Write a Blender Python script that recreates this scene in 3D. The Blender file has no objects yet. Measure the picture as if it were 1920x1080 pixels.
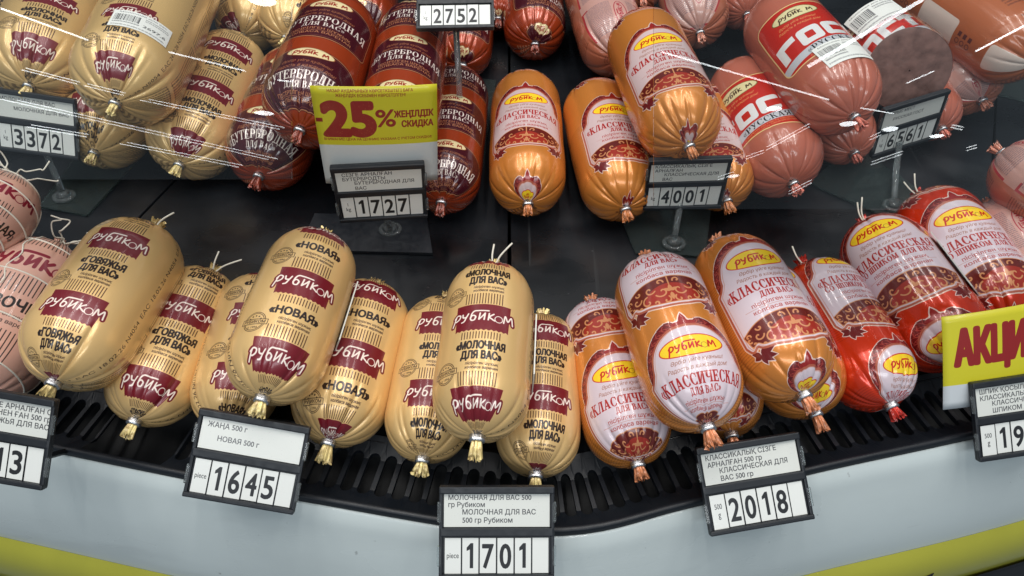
import bpy, bmesh, math, random
import numpy as np
from mathutils import Matrix, Vector

# ------------------------------------------------------------------ camera, world, lights, exposure
SC = bpy.context.scene
COL = SC.collection
FPX, CAMH, PITCH = 1281.0, 0.441, math.radians(50)
cam = bpy.data.cameras.new('camera')
cam.sensor_width = 36.0
cam.lens = 36.0 * FPX / 1920.0
cam.clip_start = 0.01
cam.clip_end = 60
camo = bpy.data.objects.new('camera', cam)
camo.location = (0, 0, CAMH)
camo.rotation_euler = (math.pi / 2 - PITCH, 0, 0)
COL.objects.link(camo)
SC.camera = camo

W = bpy.data.worlds.new('World')
SC.world = W
W.use_nodes = True
W.node_tree.nodes['Background'].inputs[0].default_value = (0.62, 0.74, 0.86, 1)
W.node_tree.nodes['Background'].inputs[1].default_value = 0.27


def area(name, loc, target, sx, sy, watts, col=(1, 0.97, 0.93), roll=0.0):
    l = bpy.data.lights.new(name, 'AREA')
    l.shape = 'RECTANGLE'
    l.size, l.size_y = sx, sy
    l.energy = watts
    l.color = col
    o = bpy.data.objects.new(name, l)
    d = Vector(target) - Vector(loc)
    o.rotation_euler = (d.to_track_quat('-Z', 'Y').to_matrix() @ Matrix.Rotation(roll, 3, 'Z')).to_euler()
    o.location = loc
    COL.objects.link(o)
    return o


area('case_led', (0, 0.80, 0.62), (0, 0.40, 0.0), 1.7, 0.03, 0.5)
area('canopy_led', (0, 0.36, 1.15), (0, 0.36, 0.0), 1.6, 0.55, 5.1)
for i, x in enumerate((-1.05, -0.35, 0.35, 1.05)):
    area('ceiling_tube', (x, 0.55, 2.3), (x, 0.55, 0), 0.07, 2.2, 15)
area('shop_light', (0.0, -2.2, 2.2), (0, 0.2, 0), 3.2, 0.5, 38, (0.90, 0.96, 1.0))

vs = SC.view_settings
vs.view_transform = 'Standard'
vs.look = 'None'
vs.exposure = -0.28
vs.gamma = 1.0
vs.use_curve_mapping = False
SC.cycles.use_denoising = True
SC.cycles.max_bounces = 8
SC.cycles.sample_clamp_indirect = 6

# ------------------------------------------------------------------ geometry helpers
UU = np.array([0, math.sin(PITCH), math.cos(PITCH)])
FF = np.array([0, math.cos(PITCH), -math.sin(PITCH)])
CC = np.array([0, 0, CAMH])


def ray(px, py):
    return np.array([(px - 960) / FPX, 0, 0]) + (540 - py) / FPX * UU + FF


def bp(px, py, z):
    d = ray(px, py)
    return CC + d * ((z - CAMH) / d[2])


def proj(P):
    d = np.asarray(P) - CC
    z = d @ FF
    return np.stack([960 + FPX * d[..., 0] / z, 540 - FPX * (d @ UU) / z], -1)


def mirror_lamp(p, q, wpx, power=26.0, z=2.4):
    """a ceiling lamp where the canopy glass (45 degree plane through y=0.13) mirrors it to the stretch p-q of the view"""
    n = np.array([0, -1, 1]) / math.sqrt(2)
    out = []
    for px in (p, q):
        d = ray(*px)
        P = CC + d * (((np.array([0, 0.13, 0]) - CC) @ n) / (d @ n))
        r = d - 2 * (d @ n) * n
        out.append(P + r * ((z - P[2]) / r[2]))
    a, b = out
    ln = np.linalg.norm(b - a)
    dist = np.linalg.norm((a + b) / 2 - CC)
    w = wpx / FPX * dist
    l = bpy.data.lights.new('ceiling_lamp', 'AREA')
    l.shape = 'ELLIPSE' if wpx > 8.5 and abs(q[0] - p[0]) + abs(q[1] - p[1]) < 70 else 'RECTANGLE'
    l.size, l.size_y = ln, w
    l.color = (0.93, 0.97, 1.0)
    l.energy = power * math.pi * ln * w
    o = bpy.data.objects.new('ceiling_lamp', l)
    o.location = (a + b) / 2
    o.rotation_euler = (0, 0, math.atan2(b[1] - a[1], b[0] - a[0]))
    COL.objects.link(o)


for a_, b_, w_ in (((0, 15), (165, 75), 7), ((315, 97), (460, 133), 7), ((40, 128), (145, 155), 4), ((158, 158), (232, 176), 4), ((262, 185), (525, 240), 4),
                   ((0, 183), (505, 297), 4), ((50, 235), (162, 254), 4), ((225, 267), (448, 311), 4), ((520, 150), (598, 158), 6),
                   ((1240, 97), (1555, 187), 7), ((1515, 125), (1732, -2), 9), ((1830, 96), (1925, 46), 8), ((1700, 156), (1752, 133), 5), ((1614, 202), (1676, 213), 5),
                   ((1435, 280), (1517, 235), 4), ((1630, 260), (1652, 250), 4), ((1478, 362), (1522, 340), 4), ((1632, 307), (1692, 286), 4), ((1398, 296), (1432, 284), 4),
                   ((1784, 236), (1806, 241), 4), ((1812, 280), (1832, 274), 4), ((1345, 335), (1378, 324), 4),
                   ((462, -4), (518, 4), 26), ((477, 211), (513, 213), 12), ((1437, 204), (1467, 204), 12), ((1574, 233), (1608, 231), 12), ((1655, 243), (1685, 241), 12), ((1743, 256), (1771, 254), 9), ((1364, 331), (1386, 329), 9)):
    if w_ < 5:                                   # twin tubes
        dx_, dy_ = b_[0] - a_[0], b_[1] - a_[1]
        l_ = math.hypot(dx_, dy_)
        nx_, ny_ = -dy_ / l_ * 2.5, dx_ / l_ * 2.5
        for sg_, sh_ in ((1, 0.0), (-1, 0.06)):
            mirror_lamp((a_[0] + sg_ * nx_ + sh_ * dx_, a_[1] + sg_ * ny_ + sh_ * dy_), (b_[0] + sg_ * nx_ + sh_ * dx_ * 0.5, b_[1] + sg_ * ny_ + sh_ * dy_ * 0.5), 2.3, 8.5)
    else:
        mirror_lamp(a_, b_, w_ * (0.55 if w_ < 8.5 else 1.0), 12.5)


def unit(v):
    v = np.asarray(v, float)
    return v / np.linalg.norm(v)


def mesh_np(name, V, faces_q=None, UV=None, tris=None):
    """mesh from numpy: V (n,3), quads (m,4), uv per loop"""
    me = bpy.data.meshes.new(name)
    me.vertices.add(len(V))
    me.vertices.foreach_set('co', np.asarray(V, np.float32).ravel())
    F = faces_q
    me.loops.add(F.size)
    me.loops.foreach_set('vertex_index', F.astype(np.int32).ravel())
    me.polygons.add(len(F))
    me.polygons.foreach_set('loop_start', np.arange(0, F.size, F.shape[1], dtype=np.int32))
    me.polygons.foreach_set('loop_total', np.full(len(F), F.shape[1], np.int32))
    if UV is not None:
        l = me.uv_layers.new(name='UVMap')
        l.data.foreach_set('uv', np.asarray(UV, np.float32)[F.ravel()].ravel())
    me.polygons.foreach_set('use_smooth', np.ones(len(F), bool))
    me.update(calc_edges=True)
    me.validate()
    return me


def grid_faces(nr, nc):
    i = np.arange(nr - 1)[:, None] * nc + np.arange(nc - 1)[None]
    return np.stack([i, i + 1, i + nc + 1, i + nc], -1).reshape(-1, 4)


def grid_mesh(name, G, UV=None):
    nr, nc = G.shape[:2]
    return mesh_np(name, G.reshape(-1, 3), grid_faces(nr, nc), None if UV is None else UV.reshape(-1, 2))


def link(name, me, mat=None, parent=None):
    o = bpy.data.objects.new(name, me)
    if mat is not None:
        for m in (mat if isinstance(mat, (list, tuple)) else [mat]):
            me.materials.append(m)
    COL.objects.link(o)
    if parent is not None:
        o.parent = parent
    return o


def thing(name, label, cat, group=None, M=None):
    o = bpy.data.objects.new(name, None)
    o.empty_display_size = 0.01
    COL.objects.link(o)
    o['label'] = label
    o['category'] = cat
    if group:
        o['group'] = group
    if M is not None:
        o.matrix_world = M
    return o


def frame(origin, x, y, z):
    M = Matrix.Identity(4)
    for i, a in enumerate((x, y, z)):
        for k in range(3):
            M[k][i] = float(a[k])
    for k in range(3):
        M[k][3] = float(origin[k])
    return M


class MB:
    """collects boxes and tubes into one mesh"""

    def __init__(s):
        s.bm = bmesh.new()

    def box(s, c, d, bevel=0.0, seg=2):
        r = bmesh.ops.create_cube(s.bm, size=1.0)
        for v in r['verts']:
            v.co = Vector((v.co.x * d[0] + c[0], v.co.y * d[1] + c[1], v.co.z * d[2] + c[2]))
        if bevel:
            es = list({e for v in r['verts'] for e in v.link_edges})
            bmesh.ops.bevel(s.bm, geom=es, offset=bevel, segments=seg, affect='EDGES', profile=0.6)
        return s

    def prism(s, pts, z0, z1, bevel=0.0):
        top = [s.bm.verts.new((p[0], p[1], z1)) for p in pts]
        bot = [s.bm.verts.new((p[0], p[1], z0)) for p in pts]
        n = len(pts)
        fs = [s.bm.faces.new(top), s.bm.faces.new(bot[::-1])]
        for i in range(n):
            fs.append(s.bm.faces.new((top[i], bot[i], bot[(i + 1) % n], top[(i + 1) % n])))
        bmesh.ops.recalc_face_normals(s.bm, faces=fs)
        if bevel:
            es = [e for e in fs[0].edges]
            bmesh.ops.bevel(s.bm, geom=es, offset=bevel, segments=2, affect='EDGES', profile=0.5)
        return s

    def tube(s, pts, r, n=8, closed=False, cap=True):
        pts = [Vector(p) for p in pts]
        rings = []
        m = len(pts)
        prev = None
        for i, p in enumerate(pts):
            a = pts[(i - 1) % m] if (closed or i > 0) else p
            b = pts[(i + 1) % m] if (closed or i < m - 1) else p
            t = (b - a).normalized()
            if prev is None:
                u = t.orthogonal().normalized()
            else:
                u = (prev - t * prev.dot(t)).normalized()
            prev = u
            v = t.cross(u)
            rr = r[i] if isinstance(r, (list, tuple)) else r
            rings.append([s.bm.verts.new(p + (u * math.cos(2 * math.pi * k / n) + v * math.sin(2 * math.pi * k / n)) * rr) for k in range(n)])
        for i in range(m if closed else m - 1):
            A, B = rings[i], rings[(i + 1) % m]
            for k in range(n):
                f = s.bm.faces.new((A[k], A[(k + 1) % n], B[(k + 1) % n], B[k]))
                f.smooth = True
        if cap and not closed:
            s.bm.faces.new(rings[0][::-1])
            s.bm.faces.new(rings[-1])
        return s

    def build(s, name, mat, parent=None, smooth=False):
        me = bpy.data.meshes.new(name)
        bmesh.ops.recalc_face_normals(s.bm, faces=s.bm.faces[:])
        s.bm.to_mesh(me)
        s.bm.free()
        if smooth:
            me.shade_smooth()
        return link(name, me, mat, parent)


# ------------------------------------------------------------------ artwork: a small polygon painter (fills arrays in memory)
_glyph_cache = {}
_tc = bpy.data.curves.new('lettering_source', 'FONT')
_to = bpy.data.objects.new('lettering_source', _tc)
COL.objects.link(_to)


def glyph_tris(s, bold=0.0, shear=0.0, spacing=1.0):
    """outlines of a line of lettering: list of closed loops; bold adds a rim of that width"""
    k = (s, bold, shear, spacing)
    if k not in _glyph_cache:
        _tc.body = s
        _tc.fill_mode = 'NONE'
        _tc.shear = shear
        _tc.space_character = spacing
        _tc.resolution_u = 4
        dg = bpy.context.evaluated_depsgraph_get()
        dg.update()
        ev = _to.evaluated_get(dg)
        me = ev.to_mesh()
        n = len(me.vertices)
        v = np.zeros(n * 3)
        me.vertices.foreach_get('co', v)
        v = v.reshape(-1, 3)[:, :2]
        nxt = {}
        for e in me.edges:
            nxt.setdefault(e.vertices[0], []).append(e.vertices[1])
            nxt.setdefault(e.vertices[1], []).append(e.vertices[0])
        ev.to_mesh_clear()
        seen, loops = set(), []
        for i in range(n):                       # vertices of a loop come in order
            if i in seen:
                continue
            loop, cur = [i], i
            seen.add(i)
            while True:
                c = [q for q in nxt.get(cur, ()) if q not in seen]
                if not c:
                    break
                cur = cur + 1 if cur + 1 in c else c[0]
                seen.add(cur)
                loop.append(cur)
            if len(loop) > 2:
                loops.append(v[loop])
        area = sum((p[:, 0] * np.roll(p[:, 1], -1) - p[:, 1] * np.roll(p[:, 0], -1)).sum() for p in loops)
        if area < 0:
            loops = [p[::-1] for p in loops]
        _glyph_cache[k] = loops
    return _glyph_cache[k]


CAPH = np.concatenate(glyph_tris('Н'))[:, 1].max()


class Canvas:
    """x in mm to the right from the centre line, y in mm downwards from the top"""

    def __init__(s, w, h, ppm, col, metal=1.0, wrap=False):
        s.w, s.h, s.ppm, s.wrap = w, h, ppm, wrap
        s.W, s.H = int(round(w * ppm)), int(round(h * ppm))
        s.a = np.zeros((s.H, s.W, 4), np.float32)
        s.a[..., :3] = np.array(col) / 255.0
        s.a[..., 3] = metal

    def cover(s, polys, raw=()):
        SS = 4
        acc = np.zeros((s.H * SS, s.W + 2), np.float32)
        P0, P1 = [], []
        for p in polys:
            p = np.asarray(p, float)
            q = np.roll(p, -1, 0)
            if (p[:, 0] * q[:, 1] - p[:, 1] * q[:, 0]).sum() < 0:
                p, q = q, p
            P0.append(p)
            P1.append(q)
        for p in raw:
            P0.append(np.asarray(p, float))
            P1.append(np.roll(P0[-1], -1, 0))
        if not P0:
            return acc[::SS, :s.W]
        a = np.concatenate(P0)
        b = np.concatenate(P1)
        ax, ay = (a[:, 0] + s.w / 2) * s.ppm, a[:, 1] * s.ppm * SS
        bx, by = (b[:, 0] + s.w / 2) * s.ppm, b[:, 1] * s.ppm * SS
        offs = (-s.H * SS, 0, s.H * SS) if s.wrap else (0,)
        for off in offs:
            ya, yb = ay + off, by + off
            lo, hi = np.minimum(ya, yb), np.maximum(ya, yb)
            r0 = np.ceil(lo - 0.5).astype(int).clip(0, s.H * SS)
            r1 = np.ceil(hi - 0.5).astype(int).clip(0, s.H * SS)
            n = r1 - r0
            if n.sum() == 0:
                continue
            e = np.repeat(np.arange(len(n)), n)
            row = np.arange(n.sum()) - np.repeat(np.cumsum(n) - n, n) + r0[e]
            t = (row + 0.5 - ya[e]) / (yb[e] - ya[e])
            x = (ax[e] + t * (bx[e] - ax[e])).clip(0, s.W)
            sg = np.where(yb[e] > ya[e], 1.0, -1.0)
            ix = x.astype(int)
            fr = x - ix
            np.add.at(acc, (row, ix), sg * (1 - fr))
            np.add.at(acc, (row, ix + 1), sg * fr)
        c = np.clip(np.abs(np.cumsum(acc, 1)[:, :s.W]), 0, 1)
        return c.reshape(s.H, SS, s.W).mean(1)

    def fill(s, polys, col, alpha=1.0, metal=None, clip=None, raw=()):
        c = (np.maximum(s.cover(polys), s.cover([], raw)) if len(raw) else s.cover(polys)) * alpha
        if clip is not None:
            c = c * clip
        c = c[..., None]
        s.a[..., :3] = s.a[..., :3] * (1 - c) + np.array(col) / 255.0 * c
        if metal is not None:
            s.a[..., 3:] = s.a[..., 3:] * (1 - c) + metal * c

    def text(s, txt, x, y, cap, width=None, col=(0, 0, 0), bold=0.0, shear=0.0, align='c', rot=0, bend=0.0, alpha=1.0, metal=None, get=False, clip=None, condense=1.0, spacing=1.0):
        loops = glyph_tris(txt, 0, shear, spacing)
        if not loops:
            return
        k = cap / CAPH
        allp = np.concatenate(loops)
        x0, x1 = allp[:, 0].min(), allp[:, 0].max()
        kx = k * condense if width is None else width / (x1 - x0)
        wd = (x1 - x0) * kx
        off = {'c': 0, 'l': wd / 2, 'r': -wd / 2}[align]
        raw, rim = [], []
        for p in loops:
            px = (p[:, 0] - (x0 + x1) / 2) * kx + off
            py = -p[:, 1] * k + bend * px * px
            if rot:
                c_, s_ = math.cos(rot), math.sin(rot)
                px, py = px * c_ - py * s_, px * s_ + py * c_
            q = np.stack([px + x, py + y], -1)[::-1]
            raw.append(q)
            if bold > 0:
                rim += stroke(q, 2 * bold * k, closed=True)
        s.fill(rim, col, alpha, metal, clip, raw)

    def image(s, name):
        im = bpy.data.images.new(name, s.W, s.H, alpha=True)
        im.alpha_mode = 'CHANNEL_PACKED'
        im.pixels.foreach_set(np.ascontiguousarray(s.a[::-1]).astype(np.float32).ravel())
        im.update()
        im.pack()
        return im


def circ(cx, cy, rx, ry=None, n=28, a0=0, a1=2 * math.pi):
    ry = rx if ry is None else ry
    t = np.linspace(a0, a1, n, endpoint=abs(a1 - a0) < 6.28)
    return np.stack([cx + rx * np.cos(t), cy + ry * np.sin(t)], -1)


def rect(x0, y0, x1, y1):
    return np.array([(x0, y0), (x1, y0), (x1, y1), (x0, y1)], float)


def rrect(x0, y0, x1, y1, r, n=5):
    out = []
    for cx, cy, a in ((x1 - r, y0 + r, -90), (x1 - r, y1 - r, 0), (x0 + r, y1 - r, 90), (x0 + r, y0 + r, 180)):
        for k in range(n + 1):
            t = math.radians(a + 90 * k / n)
            out.append((cx + r * math.cos(t), cy + r * math.sin(t)))
    return np.array(out)


def stroke(pts, w, closed=False, taper=None):
    pts = np.asarray(pts, float)
    out = []
    m = len(pts)
    ws = np.full(m, w) if taper is None else np.asarray(taper) * w
    for i in range(m if closed else m - 1):
        a, b = pts[i], pts[(i + 1) % m]
        d = b - a
        l = np.hypot(*d)
        if l < 1e-9:
            continue
        n = np.array([-d[1], d[0]]) / l / 2
        wa, wb = ws[i], ws[(i + 1) % m]
        out.append(np.array([a + n * wa, b + n * wb, b - n * wb, a - n * wa]))
    for p, ww in zip(pts, ws):
        out.append(circ(p[0], p[1], ww / 2, n=8))
    return out


def bez(p0, p1, p2, p3, n=10):
    t = np.linspace(0, 1, n)[:, None]
    p0, p1, p2, p3 = map(np.array, (p0, p1, p2, p3))
    return (1 - t) ** 3 * p0 + 3 * (1 - t) ** 2 * t * p1 + 3 * (1 - t) * t * t * p2 + t ** 3 * p3


def smoothline(pts, n=6):
    """Catmull-Rom"""
    p = np.asarray(pts, float)
    p = np.vstack([2 * p[0] - p[1], p, 2 * p[-1] - p[-2]])
    out = []
    for i in range(1, len(p) - 2):
        for k in range(n):
            t = k / n
            out.append(0.5 * (2 * p[i] + (p[i + 1] - p[i - 1]) * t + (2 * p[i - 1] - 5 * p[i] + 4 * p[i + 1] - p[i + 2]) * t * t + (-p[i - 1] + 3 * p[i] - 3 * p[i + 1] + p[i + 2]) * t ** 3))
    out.append(p[-2])
    return np.array(out)


# the brush-lettered wordmark: strokes, x to the right, y up, x-height 1
WORD = [
    ([(0.05, -0.42), (0.22, 0.15), (0.40, 0.80)], 1), ([(0.22, 0.62), (0.55, 0.98), (0.92, 0.86), (0.86, 0.48), (0.50, 0.22), (0.30, 0.26)], 1),
    ([(1.22, 0.92), (1.30, 0.52), (1.62, 0.50)], 1), ([(1.88, 0.95), (1.66, 0.45), (1.46, -0.02), (1.18, -0.14)], 1),
    ([(2.72, 0.36), (2.60, 0.02), (2.28, 0.0), (2.16, 0.34), (2.40, 0.66), (2.70, 0.50), (2.72, 0.30)], 1), ([(2.18, 0.34), (2.26, 0.85), (2.52, 1.22), (3.0, 1.26), (4.1, 1.26)], 1),
    ([(3.18, 0.92), (3.10, 0.06)], 1), ([(3.10, 0.06), (3.42, 0.45), (3.72, 0.92)], 1), ([(3.72, 0.92), (3.66, 0.04)], 1),
    ([(4.16, 0.90), (4.10, 0.02)], 1), ([(4.66, 0.86), (4.22, 0.44), (4.50, 0.16), (4.78, -0.02)], 1),
    ([(5.78, -0.05), (5.94, 0.90), (6.26, 0.28), (6.66, 0.92), (6.86, -0.05)], 1),
]


def wordmark(x, y, width, w=0.26, ring=True, grow=0.0):
    """polygons of the wordmark centred at x, y (middle of the letters); width in mm"""
    k = width / 7.0
    out = []
    for pts, _ in WORD:
        p = smoothline(pts, 5) if len(pts) > 2 else np.array(pts)
        p = np.stack([x + (p[:, 0] - 3.45) * k, y - (p[:, 1] - 0.45) * k], -1)
        out += stroke(p, (w + grow) * k)
    if ring:
        t = circ(x + (5.22 - 3.45) * k, y - (0.25 - 0.45) * k, 0.42 * k, 0.42 * k, n=24)
        out += stroke(t, (0.09 + grow) * k, closed=True)
    return out


# serif capitals: (polygons, advance) in a unit cap height, y up
def _arc(cx, cy, rx, ry, a0, a1, T=0.17, t=0.06, n=14):
    a = np.radians(np.linspace(a0, a1, n))
    th = t + (T - t) * np.abs(np.cos(a)) ** 1.3
    o = np.stack([cx + rx * np.cos(a), cy + ry * np.sin(a)], -1)
    i = np.stack([cx + (rx - th) * np.cos(a), cy + (ry - th * 0.55) * np.sin(a)], -1)
    return np.vstack([o, i[::-1]])


def _stem(x, w=0.17, y0=0, y1=1, s=0.09):
    return [rect(x, y0, x + w, y1), rect(x - s, y0, x + w + s, y0 + 0.06), rect(x - s, y1 - 0.06, x + w + s, y1)]


def _diag(x0, x1, w, y0=0, y1=1):
    return np.array([(x0, y0), (x0 + w, y0), (x1 + w, y1), (x1, y1)])


SERIF = {
    'А': ([_diag(0.10, 0.40, 0.07), _diag(0.62, 0.36, 0.18), rect(0.22, 0.28, 0.66, 0.34), rect(0.0, 0, 0.28, 0.05), rect(0.54, 0, 0.90, 0.05)], 0.92),
    'Б': (_stem(0.1) + [rect(0.1, 0.94, 0.66, 1), _diag(0.62, 0.62, 0.05, 0.74, 1), rect(0.2, 0.5, 0.42, 0.56), rect(0.2, 0, 0.42, 0.06), _arc(0.40, 0.28, 0.34, 0.28, -90, 90)], 0.80),
    'В': (_stem(0.1) + [rect(0.2, 0.94, 0.40, 1), rect(0.2, 0.5, 0.42, 0.56), rect(0.2, 0, 0.42, 0.06), _arc(0.38, 0.765, 0.29, 0.235, -90, 90), _arc(0.40, 0.28, 0.34, 0.28, -90, 90)], 0.80),
    'Д': ([_diag(0.16, 0.30, 0.07, 0.04, 1), rect(0.56, 0.04, 0.73, 1), rect(0.26, 0.94, 0.82, 1), rect(0.02, 0.0, 0.88, 0.06), rect(0.02, -0.2, 0.08, 0.03), rect(0.82, -0.2, 0.88, 0.03)], 0.92),
    'Е': (_stem(0.1) + [rect(0.2, 0.94, 0.68, 1), rect(0.2, 0, 0.70, 0.06), rect(0.2, 0.48, 0.52, 0.54), rect(0.63, 0.74, 0.68, 1), rect(0.65, 0, 0.70, 0.27), rect(0.48, 0.38, 0.53, 0.64)], 0.78),
    'И': (_stem(0.1) + _stem(0.62) + [_diag(0.2, 0.62, 0.08)], 0.94),
    'К': (_stem(0.1) + [_diag(0.24, 0.60, 0.07, 0.46, 1), _diag(0.62, 0.34, 0.18, 0, 0.56), rect(0.48, 0.95, 0.78, 1), rect(0.54, 0, 0.88, 0.05)], 0.88),
    'Л': ([_diag(0.12, 0.34, 0.07), rect(0.58, 0, 0.75, 1), rect(0.30, 0.94, 0.84, 1), rect(0.0, 0, 0.28, 0.05), rect(0.49, 0, 0.84, 0.06)], 0.88),
    'М': ([rect(0.12, 0, 0.18, 1), rect(0.76, 0, 0.93, 1), _diag(0.42, 0.12, 0.16), _diag(0.46, 0.78, 0.06), rect(0.0, 0, 0.3, 0.05), rect(0.67, 0, 1.02, 0.05), rect(0.0, 0.95, 0.26, 1), rect(0.78, 0.95, 1.02, 1)], 1.06),
    'Н': (_stem(0.1) + _stem(0.60) + [rect(0.2, 0.47, 0.65, 0.53)], 0.92),
    'О': ([_arc(0.46, 0.5, 0.42, 0.52, 0, 180, 0.19), _arc(0.46, 0.5, 0.42, 0.52, 180, 360, 0.19)], 0.93),
    'П': (_stem(0.1) + _stem(0.58) + [rect(0.2, 0.94, 0.65, 1)], 0.90),
    'Р': (_stem(0.1) + [rect(0.2, 0.94, 0.40, 1), rect(0.2, 0.42, 0.40, 0.48), _arc(0.38, 0.71, 0.32, 0.29, -90, 90)], 0.74),
    'С': ([_arc(0.46, 0.5, 0.42, 0.52, 48, 312, 0.19), rect(0.72, 0.66, 0.77, 0.98), rect(0.72, 0.04, 0.77, 0.26)], 0.86),
    'Т': (_stem(0.32) + [rect(0.04, 0.94, 0.78, 1), rect(0.04, 0.70, 0.09, 1), rect(0.73, 0.70, 0.78, 1)], 0.82),
    'У': ([_diag(0.38, 0.10, 0.17, 0.34, 1), _diag(0.26, 0.62, 0.07, 0.0, 1), circ(0.24, 0.08, 0.1), rect(0.0, 0.95, 0.34, 1), rect(0.52, 0.95, 0.80, 1)], 0.80),
    'Ч': (_stem(0.58) + [rect(0.1, 0.62, 0.27, 1), rect(0.01, 0.94, 0.36, 1), _arc(0.40, 0.64, 0.30, 0.26, 180, 300, 0.17)], 0.88),
    'Ш': (_stem(0.1) + _stem(0.48) + _stem(0.86) + [rect(0.2, 0, 0.95, 0.06)], 1.16),
    'Я': (_stem(0.56) + [rect(0.38, 0.94, 0.62, 1), rect(0.38, 0.42, 0.62, 0.48), _arc(0.40, 0.71, 0.32, 0.29, 90, 270), _diag(0.06, 0.34, 0.17, 0, 0.46), rect(-0.02, 0, 0.26, 0.05)], 0.86),
    '«': ([_diag(0.06, 0.26, 0.08, 0.4, 0.68), _diag(0.26, 0.06, 0.08, 0.12, 0.4), _diag(0.30, 0.50, 0.08, 0.4, 0.68), _diag(0.50, 0.30, 0.08, 0.12, 0.4)], 0.62),
    '»': ([_diag(0.26, 0.06, 0.08, 0.4, 0.68), _diag(0.06, 0.26, 0.08, 0.12, 0.4), _diag(0.50, 0.30, 0.08, 0.4, 0.68), _diag(0.30, 0.50, 0.08, 0.12, 0.4)], 0.62),
    ' ': ([], 0.40),
}


def serif(txt, x, y, cap, width=None, bend=0.0, swell=0.0, rot=0.0, heavy=0.0):
    """serif capitals centred on x with the baseline at y (canvas axes); swell makes the outer letters taller"""
    polys, adv = [], 0.0
    for ch in txt:
        g, a = SERIF[ch]
        for p in g:
            polys.append(np.asarray(p, float) + (adv, 0))
        adv += a + 0.05
    k = cap if width is None else width / adv
    out = []
    for p in polys:
        # split long edges so that the bend shows
        q = []
        m = len(p)
        for i in range(m):
            a, b = p[i], p[(i + 1) % m]
            n = max(1, int(abs(b[0] - a[0]) / 0.25))
            for j in range(n):
                q.append(a + (b - a) * j / n)
        q = np.array(q)
        xx = (q[:, 0] - adv / 2) * k
        yy = q[:, 1] * cap * (1 + swell * (2 * xx / (adv * k)) ** 2)
        X = xx
        Y = -yy + bend * xx * xx
        if rot:
            X, Y = X * math.cos(rot) - Y * math.sin(rot), X * math.sin(rot) + Y * math.cos(rot)
        q = np.stack([X + x, Y + y], -1)
        out.append(q)
        if heavy:
            out += [e_ for e_ in stroke(q, heavy, closed=True) if len(e_) == 4]
    return out


def leaf(x, y, ang, ln, wd, n=7):
    t = np.linspace(0, 1, n)
    w = np.sin(np.pi * t ** 0.8) * wd / 2
    c = np.vstack([np.stack([t * ln, w], -1), np.stack([t[::-1] * ln, -w[::-1]], -1)])
    ca, sa = math.cos(ang), math.sin(ang)
    return np.stack([x + c[:, 0] * ca - c[:, 1] * sa, y + c[:, 0] * sa + c[:, 1] * ca], -1)


def microtext(cv, x0, y0, x1, y1, rows, col, seed, along='x', alpha=0.85):
    """tiny unreadable print: rows of word-like dashes"""
    rnd = random.Random(seed)
    out = []
    if along == 'x':
        p = (y1 - y0) / rows
        for r in range(rows):
            x = x0
            while x < x1:
                w = rnd.uniform(0.6, 3.2)
                y = y0 + r * p
                c = x
                while c < min(x + w, x1):
                    g = rnd.uniform(0.25, 0.5)
                    out.append(rect(c, y + p * 0.22 * rnd.random(), c + g * 0.62, y + p * 0.62))
                    c += g
                x += w + 0.5
    else:
        p = (x1 - x0) / rows
        for r in range(rows):
            y = y0
            while y < y1:
                w = rnd.uniform(0.6, 3.2)
                x = x0 + r * p
                c = y
                while c < min(y + w, y1):
                    g = rnd.uniform(0.25, 0.5)
                    out.append(rect(x + p * 0.22 * rnd.random(), c, x + p * 0.62, c + g * 0.62))
                    c += g
                y += w + 0.5
    cv.fill(out, col, alpha)


def barcode(cv, x0, y0, x1, y1, seed, col=(25, 25, 30)):
    rnd = random.Random(seed)
    x, out = x0, []
    while x < x1:
        w = rnd.choice((0.22, 0.22, 0.44, 0.66))
        out.append(rect(x, y0, min(x + w, x1), y1))
        x += w + rnd.choice((0.22, 0.44, 0.66))
    cv.fill(out, col)


CIRC = 210.0
BURG, BLK, GOLD = (116, 22, 34), (36, 23, 21), (229, 190, 128)


def stripes(cv, x0, x1, y0, y1, n, col, slant=0.0):
    out = []
    for i in range(n):
        x = x0 + (x1 - x0) * i / (n - 1)
        out.append(np.array([(x - 0.32, y0), (x + 0.32, y0), (x + 0.32 + slant, y1), (x - 0.32 + slant, y1)]))
    cv.fill(out, col)


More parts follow.
